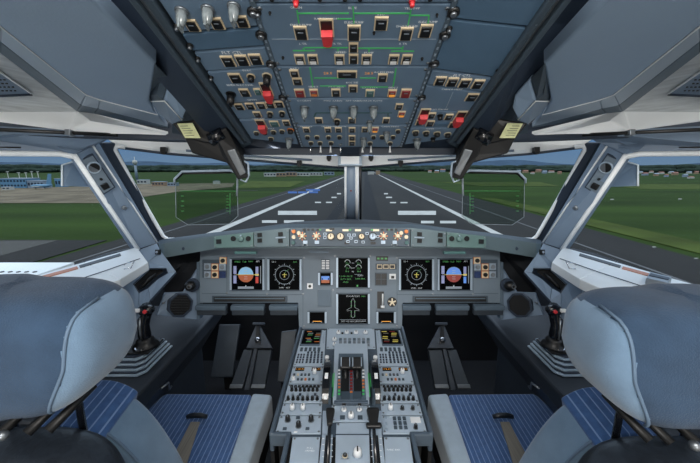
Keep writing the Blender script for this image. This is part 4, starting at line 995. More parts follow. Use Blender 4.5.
letters(t, [(295, 67.5, 'BAT 1'), (313, 85.5, 'GEN 1'), (336, 85.5, 'APU GEN'), (352, 81.5, 'BUS TIE'), (370, 86.5, 'EXT PWR'), (393, 86.5, 'GEN 2'), (384, 71, 'AC ESS FEED')], 2.8)
for q in [(294.5, 71.5, 9, 6.5), (297.5, 79.7, 9.5, 6.5), (347, 72.5, 20, 6.5), (336, 91, 9, 7), (353, 87, 9, 6.5), (382.5, 76, 9.5, 7.5)]: pb(t, *q)
for q in [(300, 91.5, 10, 7.5, 'redlit'), (314, 91, 8.5, 6.5, 'half'), (370, 91.5, 9, 6.5, 'teal'), (392, 91.5, 8.5, 6.5, 'amb'), (405.5, 91.7, 10, 8, 'redlit')]: pb(t, *q)
q = MB()
for x in (328, 369): q.text(OF, *OF.at(x, 72), '28.5', 5.2*PK(x, 72), 'e_amber', .003)
q.build('readout', t)
t = om('centre air panel with four pale translucent knobs', [(ld(98), 98), (rd(98), 98), (rd(123.5), 123.5), (ld(123.5), 123.5)])
lines(t, [(316, 112, 392, 112), (316, 112, 314, 116), (388, 112, 388, 116)], 'teal', 1.4)
letters(t, [(304, 99.8, 'COCKPIT'), (333, 99.8, 'FWD CABIN'), (354, 99.8, 'AFT CABIN'), (373, 99.8, 'PACK FLOW')], 2.6)
for x in (304.5, 333.5, 353.5, 373.5): clear(t, x, 107, 8.5, 14)
for q in [(319, 119, 7.5, 5), (352, 119, 7.5, 5), (399, 105, 7.5, 5.2), (386, 119, 7, 5)]: pb(t, *q)
pb(t, 401.5, 112.5, 7, 5, 'amb'); rnd(t, 337, 119.5, 3.6, 'black'); clear(t, 369.5, 121, 6, 9)
t = om('centre lowest overhead panel crowded with small knobs and toggles', [(ld(125), 125), (rd(125), 125), (rd(146), 146.5), (ld(146), 146.5)])
letters(t, [(306, 125.8, 'ANTI ICE'), (334, 125.8, 'PROBE/WINDOW'), (390, 125.8, 'CABIN PRESS')], 2.4)
lines(t, [(346, 126, 346, 145), (359, 126, 359, 145)], 'liner_trim', .6)
for (x, y) in [(306.5, 128.5), (328, 128.5), (338.5, 128.5), (352, 128.5), (365, 128.3), (375, 128.3), (352, 136.6), (352, 141.8)]: pb(t, x, y, 6.6, 4.4, 'amb' if x == 375 else 'pb')
for (x, y) in [(307.5, 135.6), (317, 135.6), (328.5, 135.6), (339.5, 135.6), (311, 141.5), (320, 141.5), (331, 141.5), (373.5, 135.5), (382, 135.5), (393, 135.4), (398, 129.5), (370, 141.8), (390, 141.8)]: rnd(t, x, y, 2.7, 'black', 'ivory', .006)
clear(t, 363.5, 138, 6.5, 9); clear(t, 386.5, 132, 6.5, 9)
for (x, m) in [(310.5, 'chrome'), (320.5, 'white'), (330.5, 'white'), (340.5, 'chrome'), (362.5, 'white'), (371, 'white'), (390, 'white')]: tog(t, x, 143.5, m)

# ---- side columns
def sidequad(s, y0i, y0o, y1i, y1o):
    L1, L0 = (ld, lo) if s < 0 else (rd, ro)
    return [(L0(y0o)+(-s*2.5), y0o), (L1(y0i)+s*2.8, y0i), (L1(y1i)+s*2.8, y1i), (L0(y1o)-s*2.5, y1o)]
def bigscrew(t, px, py, r=3.4):
    k = PK(px, py); a, b_ = OF.at(px, py); q = MB(); q.lathe(OF, a, b_, [(r*k, .002), (r*k, .004), (r*k*.6, .005)], 'black', 16); q.lathe(OF, a, b_, [(r*k*.6, .005), (r*k*.55, .009), (r*k*.3, .010)], 'steel', 12); q.build('fastener', t)
t = om('top left overhead panel with three pale conical knobs over square buttons', sidequad(-1, -30, -30, 25, 31), screws=False)
for (x, y) in [(182, 10), (208, 8), (234, 5)]: clear(t, x, y, 12, 20)
for (x, y) in [(192.5, 23.5), (217.5, 21.5), (242.5, 19.5)]: pb(t, x, y, 12, 11)
for (x, y) in [(177, 25), (258, 11)]: bigscrew(t, x, y)
t = om('left blank overhead plate between the big knobs and the flight control buttons', sidequad(-1, 27.5, 33.5, 44.5, 50), 'ohblank', 'blank_module', screws=False, cat='cover')
for (x, y) in [(190, 44), (260, 33)]: bigscrew(t, x, y)
t = om('left overhead flight control panel with three square buttons in a row', sidequad(-1, 46.5, 52, 65, 70), screws=False)
letters(t, [(232, 51.5, 'FLT CTL')], 4.4); letters(t, [(227, 55, 'ELAC 1'), (241, 54, 'SEC 1'), (255, 53, 'FAC 1')], 2.6)
for (x, y) in [(228.5, 59.5), (242.5, 58.5), (256, 57.5)]: pb(t, x, y, 12, 10)
bigscrew(t, 198, 57, 2.6)
t = om('left overhead panel with round switches and a red guard beside the battery panel', sidequad(-1, 67, 71.5, 98, 103), screws=False)
letters(t, [(247, 69.3, 'EVAC'), (240, 84, 'EMER ELEC PWR')], 2.8)
pb(t, 236, 76.5, 12, 9); rnd(t, 251, 75, 4.4); rnd(t, 267, 74.5, 5, 'black', 'ivory', .016); pb(t, 245, 91, 9.5, 7); pb(t, 258, 90, 7, 6, 'teal'); guard(t, 267.5, 90, 10, 16)
rnd(t, 231, 93, 5, 'black', 'black', .02, 'rotary_knob'); bigscrew(t, 211, 76, 2.4)
t = om('left overhead radio and oxygen panel with a row of five small buttons', sidequad(-1, 100, 104.5, 117.5, 118), screws=False)
letters(t, [(252, 98.8, 'GPWS')], 2.8)
for (x, y) in [(239.5, 105.3), (250.5, 104.6), (261.5, 104), (270.5, 103.3), (279.5, 102.7)]: pb(t, x, y, 8.4, 5.6)
pb(t, 257.5, 113, 7.4, 5); rnd(t, 270, 112, 3.3, 'black', 'ivory'); rnd(t, 282, 111.3, 3.3, 'black', 'ivory')
t = om('lowest left overhead panel with a red guard and one pale knob', sidequad(-1, 119, 119.5, 144, 138), screws=False)
guard(t, 262, 124, 9, 10); pb(t, 274.5, 122.3, 9, 5, 'teal'); pb(t, 286.5, 121.5, 7, 5)
letters(t, [(258, 117.8, 'OXYGEN'), (270, 127.6, 'CALLS')], 2.4)
for (x, y) in [(256.5, 131.5), (265, 131), (273.5, 130.5), (282, 129.8), (271, 137.3)]: rnd(t, x, y, 3, 'black', 'ivory', .006)
rnd(t, 290.5, 129, 3.6, 'black', 'orange', .008); clear(t, 289, 138.5, 7.5, 12)
t = om('upper right blank overhead plate cut by the top edge', sidequad(1, -30, -30, 17, 25.5), 'ohblank', 'blank_module', screws=False, cat='cover')
for (x, y) in [(454, 11), (536, 19)]: bigscrew(t, x, y, 3.8)
t = om('larger right blank overhead plate above the right flight control buttons', sidequad(1, 19, 27.5, 67.5, 76), 'ohblank', 'blank_module', screws=False, cat='cover')
for (x, y) in [(449, 27), (525, 34), (434, 62), (499, 69)]: bigscrew(t, x, y, 3.4)
t = om('right overhead flight control panel with four square buttons in a row', sidequad(1, 69.5, 78, 83.5, 91), screws=False)
letters(t, [(462, 74.3, 'FLT CTL')], 3.8); letters(t, [(440, 75.3, 'ELAC 2'), (453, 76, 'SEC 2'), (466, 77, 'SEC 3'), (479, 78, 'FAC 2')], 2.2)
for (x, y) in [(440, 79.3), (452, 80.3), (464.5, 81.5), (477.5, 82.5)]: pb(t, x, y, 10.5, 8)
t = om('right overhead cargo panel with one button and a long white line', sidequad(1, 85, 92.5, 107.5, 111), screws=False)
letters(t, [(452, 88.3, 'CARGO HEAT')], 2.6); pb(t, 471.5, 95.7, 11, 7); lines(t, [(453, 91, 446, 107)], 'liner_trim', .7)
letters(t, [(437, 108.3, 'CARGO SMOKE')], 2.4)
t = om('right overhead panel with two bright red guards', sidequad(1, 109, 112, 126, 126), screws=False)
guard(t, 423.5, 113.5, 9.5, 11); guard(t, 459, 116.5, 9.5, 12)
for q in [(431.5, 114, 7, 5, 'dark'), (448.5, 115.5, 7.5, 5, 'dark')]: pb(t, *q)
rnd(t, 440, 114.5, 3, 'black', 'black'); pb(t, 419.5, 121, 7.5, 5); pb(t, 430, 122, 7.5, 5); pb(t, 453, 123.3, 8, 5)
q = MB(); q.box(OF, *OF.at(441, 123), .0035, 13*PK(441, 123), .013, .003, 'ohblank'); q.build('data_plate', t)
t = om('lowest right overhead panel with four dark round switches and a pale knob', sidequad(1, 127.5, 127.5, 144, 138), screws=False)
for (x, y) in [(415.5, 131), (426, 131.5), (437, 132.2), (447.5, 133)]: rnd(t, x, y, 3.7, 'black', 'ivory', .008)
rnd(t, 433, 137.5, 2.6, 'black', 'black'); clear(t, 417, 139, 7.5, 12)
letters(t, [(430, 128, 'WIPER')], 2.2)
# divider strips
for s in (-1, 1):
    f = ld if s < 0 else rd
    a0, b0 = OF.at(f(146), 146); a1, b1 = OF.at(f(-30), -30)
    b = MB(); w = .0075
    b.prism(OF, [(a0-w/2, b0), (a0+w/2, b0), (a1+w/2, b1), (a1-w/2, b1)], -.006, .0035, 'panel')
    for i in range(34):
        k = (i+.5)/34; b.box(OF, a0+(a1-a0)*k, b0+(b1-b0)*k, .0038, .003, .006, .0008, 'liner_trim')
    tag(b.build('divider_strip', base=OF.w(a0, b0)), 'narrow lettered strip dividing the centre and %s overhead columns' % ('left' if s < 0 else 'right'), 'strip')
    for (y) in (10, 33, 62, 96):
        a, c = OF.at(f(y)+s*2.5, y); q = MB(); q.lathe(OF, a, c, [(.009, .002), (.009, .006), (.005, .007)], 'black', 14); q.lathe(OF, a, c, [(.005, .007), (.004, .010)], 'steel', 10)
        tag(q.build('fastener', base=OF.w(a, c)), 'black turn fastener on the %s overhead divider strip, %s' % ('left' if s < 0 else 'right', {10: 'nearest the top edge', 33: 'second from the top edge', 62: 'third from the top edge', 96: 'the lowest one'}[y]), 'screw')
# ================================================================== CENTRE PEDESTAL
PA = math.radians(1.9)
PF = Fr((0, .79, .62), CX, V((0, math.cos(PA), math.sin(PA))))
def xl(y): return 301.5-28*(y-330)/105
def xr(y): return 401+28*(y-330)/105
def d1(y): return 326-5*(y-331)/103
def d2(y): return 375.5+7*(y-331)/103
t = thing('centre_pedestal', (0, 1.05, 0), 'grey centre pedestal between the pilot seats with raised side rims', 'pedestal')
b = MB()
pts = [PF.at(xl(329), 329), PF.at(xr(329), 329), PF.at(xr(436), 436), PF.at(xl(436), 436)]
b.prism(PF, pts, -.03, -.003, 'pedrim'); b.build('top_frame', t)
b = MB(); xa = pts[0][0]; ya, yb = pts[3][1], pts[0][1]
b.prism(PF, [(-.20, ya+.0), (.20, ya+.0), (.20, yb+.02), (-.20, yb+.02)], -.60, -.03, 'matt_black'); b.build('body', t)
for s in (-1, 1):
    f = xl if s < 0 else xr
    p0 = PF.at(f(436)+s*2, 437); p1 = PF.at(f(328)+s*1.2, 328)
    b = MB(); w = .012; b.prism(PF, [(p0[0]-w/2, p0[1]), (p0[0]+w/2, p0[1]), (p1[0]+w/2, p1[1]), (p1[0]-w/2, p1[1])], -.05, .012, 'pedrim'); b.build('side_rim', t, bevel=.004, seg=3)
    b = MB(); b.prism(PF, [(p0[0]-s*.006, p0[1]-.0), (p0[0]+s*.004, p0[1]), (p1[0]+s*.004, p1[1]), (p1[0]-s*.006, p1[1])], -.26, -.05, 'matt_black'); b.build('side_skirt', t)
    q0 = PF.at(289 if s < 0 else 412, 437); q1 = (q0[0], q0[1]-.20)
    b = MB(); x_in, x_out = q0[0]-s*.005, q0[0]+s*.007
    b.prism(PF, [(x_in, q0[1]+.002), (x_out, q0[1]+.002), (x_out, q1[1]), (x_in, q1[1])], -.05, .012, 'pedrim'); b.build('side_rim', t, bevel=.004, seg=3)
    b = MB(); e0 = sorted([p0[0]+s*.005, q0[0]-s*.006]); b.prism(PF, [(e0[0], p0[1]-.002), (e0[1], p0[1]-.002), (e0[1], p0[1]+.010), (e0[0], p0[1]+.010)], -.03, .010, 'pedrim'); b.build('rear_rim', t, bevel=.003)
a0 = PF.at(289, 437)[0]; a1 = PF.at(412, 437)[0]; bb = PF.at(350, 437)[1]
b = MB(); b.prism(PF, [(a0, bb-.2), (a1, bb-.2), (a1, bb+.01), (a0, bb+.01)], -.6, -.004, 'matt_black'); b.build('rear_body', t)

def pk(px, py):
    a, b_ = PF.at(px, py); return (PF.w(a, b_)-CAM).dot(CF)/FPX
def pm(name, label, pts, m='ped', raise_=.003, screws=True, cat='control panel'):
    return module(name, label, cat, PF, pts, m, .002, None, raise_, .0012, screws)
def pbox(t, nm, px, py, w, h, d=.004, m='black', c=.003, top=None, bevel=0, label=None):
    a, b1 = PF.at(px, py-h/2); _, b0 = PF.at(px, py+h/2); q = MB(); W = w*pk(px, py)
    q.box(PF, a, (b0+b1)/2, c+d/2, W, abs(b1-b0), d, m, top=top, inset=min(.0006, W*.1)); return q.build(nm, t, bevel=bevel, label=label)
def pknob(t, px, py, r, h=.012, m='black', skirt='black', nm='knob', c=.003):
    a, b_ = PF.at(px, py); k = pk(px, py); q = MB(); q.lathe(PF, a, b_, [(r*1.25*k, c), (r*1.2*k, c+.002)], skirt, 14); q.lathe(PF, a, b_, [(r*k, c+.002), (r*.9*k, c+h*.8), (r*.6*k, c+h)], m, 12)
    q.box(PF, a, b_, c+h, r*.3*k, r*1.3*k, .002, 'black' if m != 'black' else 'bgrey'); return q.build(nm, t)
def pletters(t, items, size=3.6, m='legend', c=.0036):
    q = MB()
    for (x, y, s_) in items: q.text(PF, *PF.at(x, y), s_, size*pk(x, y), m, c)
    q.build('lettering', t)
for s in (-1, 1):
    nm = 'left' if s < 0 else 'right'; O, I = (xl, d1) if s < 0 else (xr, d2)
    def X(f, y):      # f 0 = outer edge of column, 1 = inner edge
        o_, i_ = O(y)-s*1.2, I(y)+s*.0; return o_+(i_-o_)*f
    def quad(y0, y1): return [(X(0, y0), y0), (X(1, y0), y0), (X(1, y1), y1), (X(0, y1), y1)]
    # left to right fraction in screen order
    def XS(f, y): return X(f if s < 0 else 1-f, y)
    wd = lambda y: abs(X(1, y)-X(0, y))
    t = pm('control_display_unit', 'keyboard unit with small coloured screen at the top of the %s pedestal column' % nm, quad(330.5, 366.5))
    pbox(t, 'screen_bezel', XS(.5, 339), 339, wd(339)*.76, 15.5, .006, 'pedrim')
    pbox(t, 'screen', XS(.5, 339), 339, wd(339)*.68, 13.5, .002, 'scr', c=.009)
    q = MB()
    cols = ['orange', 'e_grey', 'e_green', 'strap'] if s < 0 else ['e_yellow', 'strap', 'redlit', 'e_yellow']
    for r_ in range(7):
        y = 334+1.7*r_
        for c_ in range(2):
            if (r_*2+c_+s) % 5 == 0: continue
            x = XS(.33+.32*c_+.02*((r_*3) % 4), y); a, b_ = PF.at(x, y); q.box(PF, a, b_, .0118, wd(y)*.20*pk(x, y), .0042, .0006, cols[(r_+c_*2) % 4])
    q.build('screen_text', t)
    for r_ in range(6):
        for side in (.07, .93):
            y = 334+1.9*r_; pbox(t, 'line_key', XS(side, y), y, 1.8, 1.1, .003, 'liner_trim')
    for r_ in range(2):
        for c_ in range(5): y = 349.3+2*r_; pbox(t, 'page_key', XS(.16+.155*c_, y), y, 2.8, 1.4, .003, 'panel_dark')
    for r_ in range(5):
        for c_ in range(5): y = 353.4+2.4*r_; pbox(t, 'letter_key', XS(.42+.12*c_, y), y, 2.1, 1.6, .003, 'frame_dark')
    for r_ in range(4):
        for c_ in range(3): y = 355.6+2.5*r_; pbox(t, 'number_key', XS(.10+.095*c_, y), y, 1.7, 1.4, .003, 'frame_dark')
    t = pm('radio_panel', 'radio tuning panel with amber windows and pale knob in the %s pedestal column' % nm, quad(367.5, 384))
    pbox(t, 'display_window', XS(.26, 370.3), 370.3, 9, 3, .003, 'black', top='scr'); pbox(t, 'display_window', XS(.76, 370.3), 370.3, 9, 3, .003, 'black', top='scr')
    q = MB(); q.text(PF, *PF.at(XS(.26, 370.4), 370.6), '118.30', 3.2*pk(320, 370), 'e_amber', .0065); q.text(PF, *PF.at(XS(.76, 370.4), 370.6), '121.50', 3.2*pk(320, 370), 'e_amber', .0065); q.build('readout', t)
    pknob(t, XS(.72, 374.5), 374, 2.2, .02, 'white', 'liner_trim')
    for c_ in range(5): pbox(t, 'push_button', XS(.12+.11*c_, 375.8), 375.8, 2.2, 1.8, .004, 'ivory' if c_ == 1 else 'panel_dark')
    for c_ in range(5): pbox(t, 'push_button', XS(.26+.11*c_, 380.4), 380.4, 2.2, 1.8, .004, 'orange' if c_ == 2 else 'panel_dark')
    if s < 0: pknob(t, XS(.12, 380.3), 379.8, 1.8, .012, 'white', 'white')
    t = pm('audio_panel', 'audio panel with two rows of small black knobs in the %s pedestal column' % nm, quad(385, 403.5))
    for c_ in range(8): pbox(t, 'push_button', XS(.13+.105*c_, 387.5), 387.5, 3, 1.8, .004, 'black')
    for c_ in range(7): pknob(t, XS(.15+.115*c_, 391.3), 391.3, 1.4, .014, 'black', 'black')
    for c_ in range(4): pbox(t, 'switch', XS(.2+.2*c_, 395.8), 395.8, 2.6, 1.6, .005, 'frame_dark' if c_ % 2 else 'liner_trim')
    for c_ in range(7): pknob(t, XS(.11+.125*c_, 400.3), 400.3, 1.5, .014, 'black', 'black')
    if s < 0:
        t = pm('dimmer_module', 'narrow panel with two pale dimmer knobs in the left pedestal column', quad(404.5, 415.5))
        for f in (.27, .53): pknob(t, XS(f, 410), 410, 2.6, .018, 'white', 'liner_trim')
        t = pm('radar_panel', 'weather radar panel with three dark knobs low in the left pedestal column', quad(416.5, 434.5))
        for (f, y) in [(.22, 421.5), (.76, 421.5), (.49, 427.5)]: pknob(t, XS(f, y), y, 2.6, .018, 'black', 'bgrey')
        for (f, y) in [(.2, 430), (.7, 430), (.45, 419)]: pbox(t, 'switch', XS(f, y), y, 4, 2, .004, 'panel_dark')
        pletters(t, [(XS(.22, 418), 418.2, 'SYS'), (XS(.76, 418), 418.2, 'TILT'), (XS(.49, 424), 423.5, 'GAIN')], 2.6)
        pbox(t, 'tag', XS(.45, 433), 432.8, 3.4, 1.6, .001, 'white')
    else:
        t = pm('dimmer_module', 'narrow panel with one pale and two dark knobs in the right pedestal column', quad(404.5, 415.5))
        pknob(t, XS(.24, 410), 410, 2.6, .018, 'white', 'liner_trim')
        for f in (.53, .79): pknob(t, XS(f, 410), 410, 1.9, .012, 'black', 'bgrey')
        t = pm('transponder_panel', 'keypad panel with a white window low in the right pedestal column', quad(416.5, 434.5))
        for r_ in range(3):
            for c_ in range(3): y = 419.8+4.5*r_; pbox(t, 'key', XS(.30+.115*c_, y), y, 3.4, 3, .004, 'panel_dark')
        pbox(t, 'display_window', XS(.78, 421.3), 421.3, 10, 5, .004, 'white'); pknob(t, XS(.76, 429), 429, 2, .014, 'black', 'bgrey')
        for y in (419, 425, 431): pbox(t, 'switch', XS(.09, y), y, 3, 2.4, .004, 'liner_trim')
        pletters(t, [(XS(.25, 418.2), 417.8, 'ATC')], 2.4)
# centre column
t = pm('system_display_panel', 'light panel with three pale knobs above the thrust levers', [(d1(329)+1, 329), (d2(329)-1, 329), (d2(349)-1, 349), (d1(349)+1, 349)])
for (x, y, r_) in [(338.5, 334, 2.5), (346.8, 334, 2.5), (356, 334, 2.5), (365.5, 334, 2.5), (334.5, 341, 2.6), (334.5, 346, 2.2)]: pknob(t, x, y, r_*.9, .012, 'white', 'liner_trim')
for x in (342.5, 351.5): pbox(t, 'indicator', x, 334, 2, 1.6, .003, 'black')
for r_ in range(3):
    for c_ in range(7): pbox(t, 'push_button', 340.5+4.6*c_, 340.3+2.9*r_, 3, 1.9, .004, 'bgrey' if (r_+c_) % 3 else 'panel')
# throttle quadrant
t = pm('thrust_quadrant', 'blue-grey block with twin slots that holds the thrust levers', [(334.5, 350), (367.5, 350), (369.5, 405), (332.5, 405)], 'ped', .030, False)
QF = PF.shift(0, 0, .030)
def qbox(t, nm, px, py, w, h, d, m, c=0, bevel=0, label=None):
    a, b1 = QF.at(px, py-h/2); _, b0 = QF.at(px, py+h/2); k = (QF.w(a, b0)-CAM).dot(CF)/FPX; q = MB(); q.box(QF, a, (b0+b1)/2, c+d/2, w*k, abs(b1-b0), d, m); return q.build(nm, t, bevel=bevel, label=label)
qbox(t, 'recess', 351, 377, 30, 46, .002, 'panel')
for x in (345.5, 357): qbox(t, 'slot', x, 380, 8.5, 34, .003, 'matt_black', .001)
for x in (345.5, 357): qbox(t, 'slot_plate', x, 396.5, 9, 7, .003, 'panel_dark', .003)
for i in range(8):
    qbox(t, 'scale_mark', 351.2, 372+3*i, 2.6, 1.5, .002, 'redlit' if i < 7 else 'orange', .003)
    for x in (339.2, 363.3): qbox(t, 'scale_mark', x, 371+3.4*i, 2.2, 1.4, .002, ['white', 'white', 'white', 'orange', 'orange', 'orange', 'green', 'green'][i], .002)
for x, m in ((334.5, 'green'), (368, 'green')): qbox(t, 'take_off_band', x, 385, .7, 24, .001, m, .0005)
qbox(t, 'front_lip', 351, 403, 34, 2.4, .006, 'pedrim', 0, .001)
for (x, l) in ((345.5, 'left'), (357, 'right')):
    a, b_ = QF.at(x, 374.5); b = MB(); t2 = thing('thrust_lever', QF.w(a, b_), 'black %s thrust lever standing at the forward end of its slot' % l, 'lever')
    b.tube([QF.w(a, b_-.03, -.01), QF.w(a, b_+.01, .03)], .007, 'black'); b.build('stem', t2)
    b = MB(); b.box(Fr(QF.w(a, b_+.006, .038), CX, V((0, .8, .6))), 0, 0, 0, .038, .040, .024, 'black'); b.build('handle', t2, bevel=.005, seg=3)
    b = MB()
    for s2 in (-1, 1): b.box(Fr(QF.w(a+s2*.0145, b_+.006, .0395), CX, V((0, .8, .6))), 0, 0, .012, .003, .03, .003, 'liner_trim')
    b.build('side_stripe', t2)
# trim wheels
for s in (-1, 1):
    nm = 'left' if s < 0 else 'right'
    x0 = 327 if s < 0 else 375.2
    a, b0 = PF.at(x0, 408); _, b1 = PF.at(x0, 360); R = (b1-b0)/2*.97; c0 = -R+.055
    a = PF.at(x0, 384)[0]; bc = (b0+b1)/2
    WFm = Fr(PF.w(a, bc, c0), PF.v, PF.n)
    t = thing('pitch_wheel', PF.w(a, bc, 0), 'black pitch trim wheel with white marks on the %s side of the thrust levers' % nm, 'wheel')
    b = MB(); b.ring(WFm, 0, 0, R*.82, R, -.012, .012, 'gloss_black', 48); b.build('rim', t, bevel=.002)
    b = MB(); b.lathe(WFm, 0, 0, [(R*.83, -.004), (R*.83, .004)], 'black', 32); b.build('web', t)
    for an, ln in ((62, 12), (108, 10), (140, 6)):
        b = MB(); ta = math.radians(an-ln/2); b.ring(WFm, 0, 0, R*1.0, R*1.012, -.005, .004 if an == 60 else .006, 'white', 8, ta, ta+math.radians(ln)); b.build('white_mark', t)
    b = MB(); pA = PF.at(x0+(0), 364); b.lathe(PF, pA[0], pA[1], [(.004, 0), (.004, .02), (.008, .023), (.008, .032), (.004, .035)], 'white', 12)
    tag(b.build('knob', base=PF.w(*pA)), 'small white round knob at the forward end of the %s trim wheel' % nm, 'knob')
    t = thing('trim_scale', PF.w(*PF.at(mx(s, 331.8)+1, 384)), 'narrow green-marked scale beside the %s trim wheel' % nm, 'scale')
    pbox(t, 'strip', mx(s, 331.8)+1.5, 384, 2.6, 44, .026, 'panel_dark', c=.003)
    pbox(t, 'green_band', mx(s, 331.8)+1.5, 388, .7, 14, .001, 'green', c=.029)
# engine master panel
t = pm('engine_panel', 'grey engine start panel with two lever switches and a pale central knob', [(331.5, 406), (370, 406), (371, 422.5), (331, 422.5)])
for x in (344, 359.5):
    pknob(t, x, 411, 2.9, .006, 'white', 'liner_trim', 'socket')
    a, b_ = PF.at(x, 411); b = MB(); b.tube([PF.w(a, b_, .008), PF.w(a, b_-.004, .026)], .0035, 'chrome'); b.box(Fr(PF.w(a, b_-.005, .03), CX, PF.v), 0, 0, 0, .011, .007, .008, 'black'); b.build('lever_switch', t, bevel=.002)
pknob(t, 351, 418, 3.2, .016, 'white', 'liner_trim', 'selector_knob')
for x in (342.5, 360): pbox(t, 'indicator', x, 418.5, 5, 4, .002, 'panel_dark')
pletters(t, [(344, 407.3, 'ENG 1'), (359.5, 407.3, 'ENG 2')], 2.4)
for (x0, x1, l) in ((322.5, 331, 'left'), (371.3, 382, 'right')):
    t = pm('slim_cover', 'narrow grey plate behind the %s trim wheel' % l, [(x0, 411), (x1, 411), (x1, 434.5), (x0-.6, 434.5)], 'ped', .002, False, 'cover')
# rear panels
t = pm('rudder_trim_panel', 'light grey panel with a pale knob at the bottom of the pedestal centre', [(336, 423.5), (369, 423.5), (371, 480), (334.5, 480)])
pknob(t, 357.5, 456, 4.4, .02, 'white', 'liner_trim'); pknob(t, 345, 457, 2.2, .008, 'black', 'ivory'); pbox(t, 'display_window', 345, 457, 9, 7, .001, 'panel_dark', c=.002)
pbox(t, 'joint_line', 352, 435.5, 34, .8, .001, 'frame_dark')
t = pm('blanking_cover', 'plain grey plate left of the speedbrake lever with small white lettering', [(292.5, 437.5), (320.5, 437.5), (317, 485), (286, 485)])
pletters(t, [(310, 449.3, 'FULL'), (310, 452, 'ARMED')], 3)
t = pm('blanking_cover', 'plain grey plate right of the flap lever with small white lettering', [(383.5, 437.5), (410, 437.5), (416.5, 485), (386, 485)])
pletters(t, [(393.5, 451, 'PARK BRK')], 3)
for (x, l, lab) in ((327.5, 'left', 'black speedbrake lever with flared handle at the bottom left of the pedestal'), (376.3, 'right', 'black flap lever with wide handle at the bottom right of the pedestal')):
    t = thing('lever', PF.w(*PF.at(x, 445)), lab, 'lever')
    pbox(t, 'gate_plate', x, 453, 11.5, 35, .003, 'ped', c=.001)
    pbox(t, 'slot', x, 453, 3.4, 33, .001, 'matt_black', c=.004)
    q = MB()
    for i in range(4):
        for sx in (-1, 1):
            aa, bbb = PF.at(x+sx*4.2, 440+6*i); q.box(PF, aa, bbb, .0045, .006, .002, .0006, 'white')
    q.build('scale_mark', t)
    a, bN = PF.at(x, 470); _, bT = PF.at(x, 436)
    b = MB(); b.tube([PF.w(a, bN, .02), PF.w(a, bT, .032), PF.w(a, bT+.012, .042)], [.006, .005, .004], 'gloss_black'); b.build('stem', t)
    b = MB(); w = .0125 if l == 'left' else .018
    b.prism(Fr(PF.w(a, bT+.016, .046), CX, V((0, .9, .45))), [(-w*.55, -.022), (w*.55, -.022), (w, .018), (w*.9, .024), (-w*.9, .024), (-w, .018)], -.008, .010, 'black'); b.build('handle', t, bevel=.004, seg=3)
    if l == 'right':
        b = MB(); b.box(Fr(PF.w(a, bT-.006, .04), CX, V((0, .9, .45))), 0, 0, 0, .042, .014, .014, 'black'); b.build('collar', t, bevel=.004)

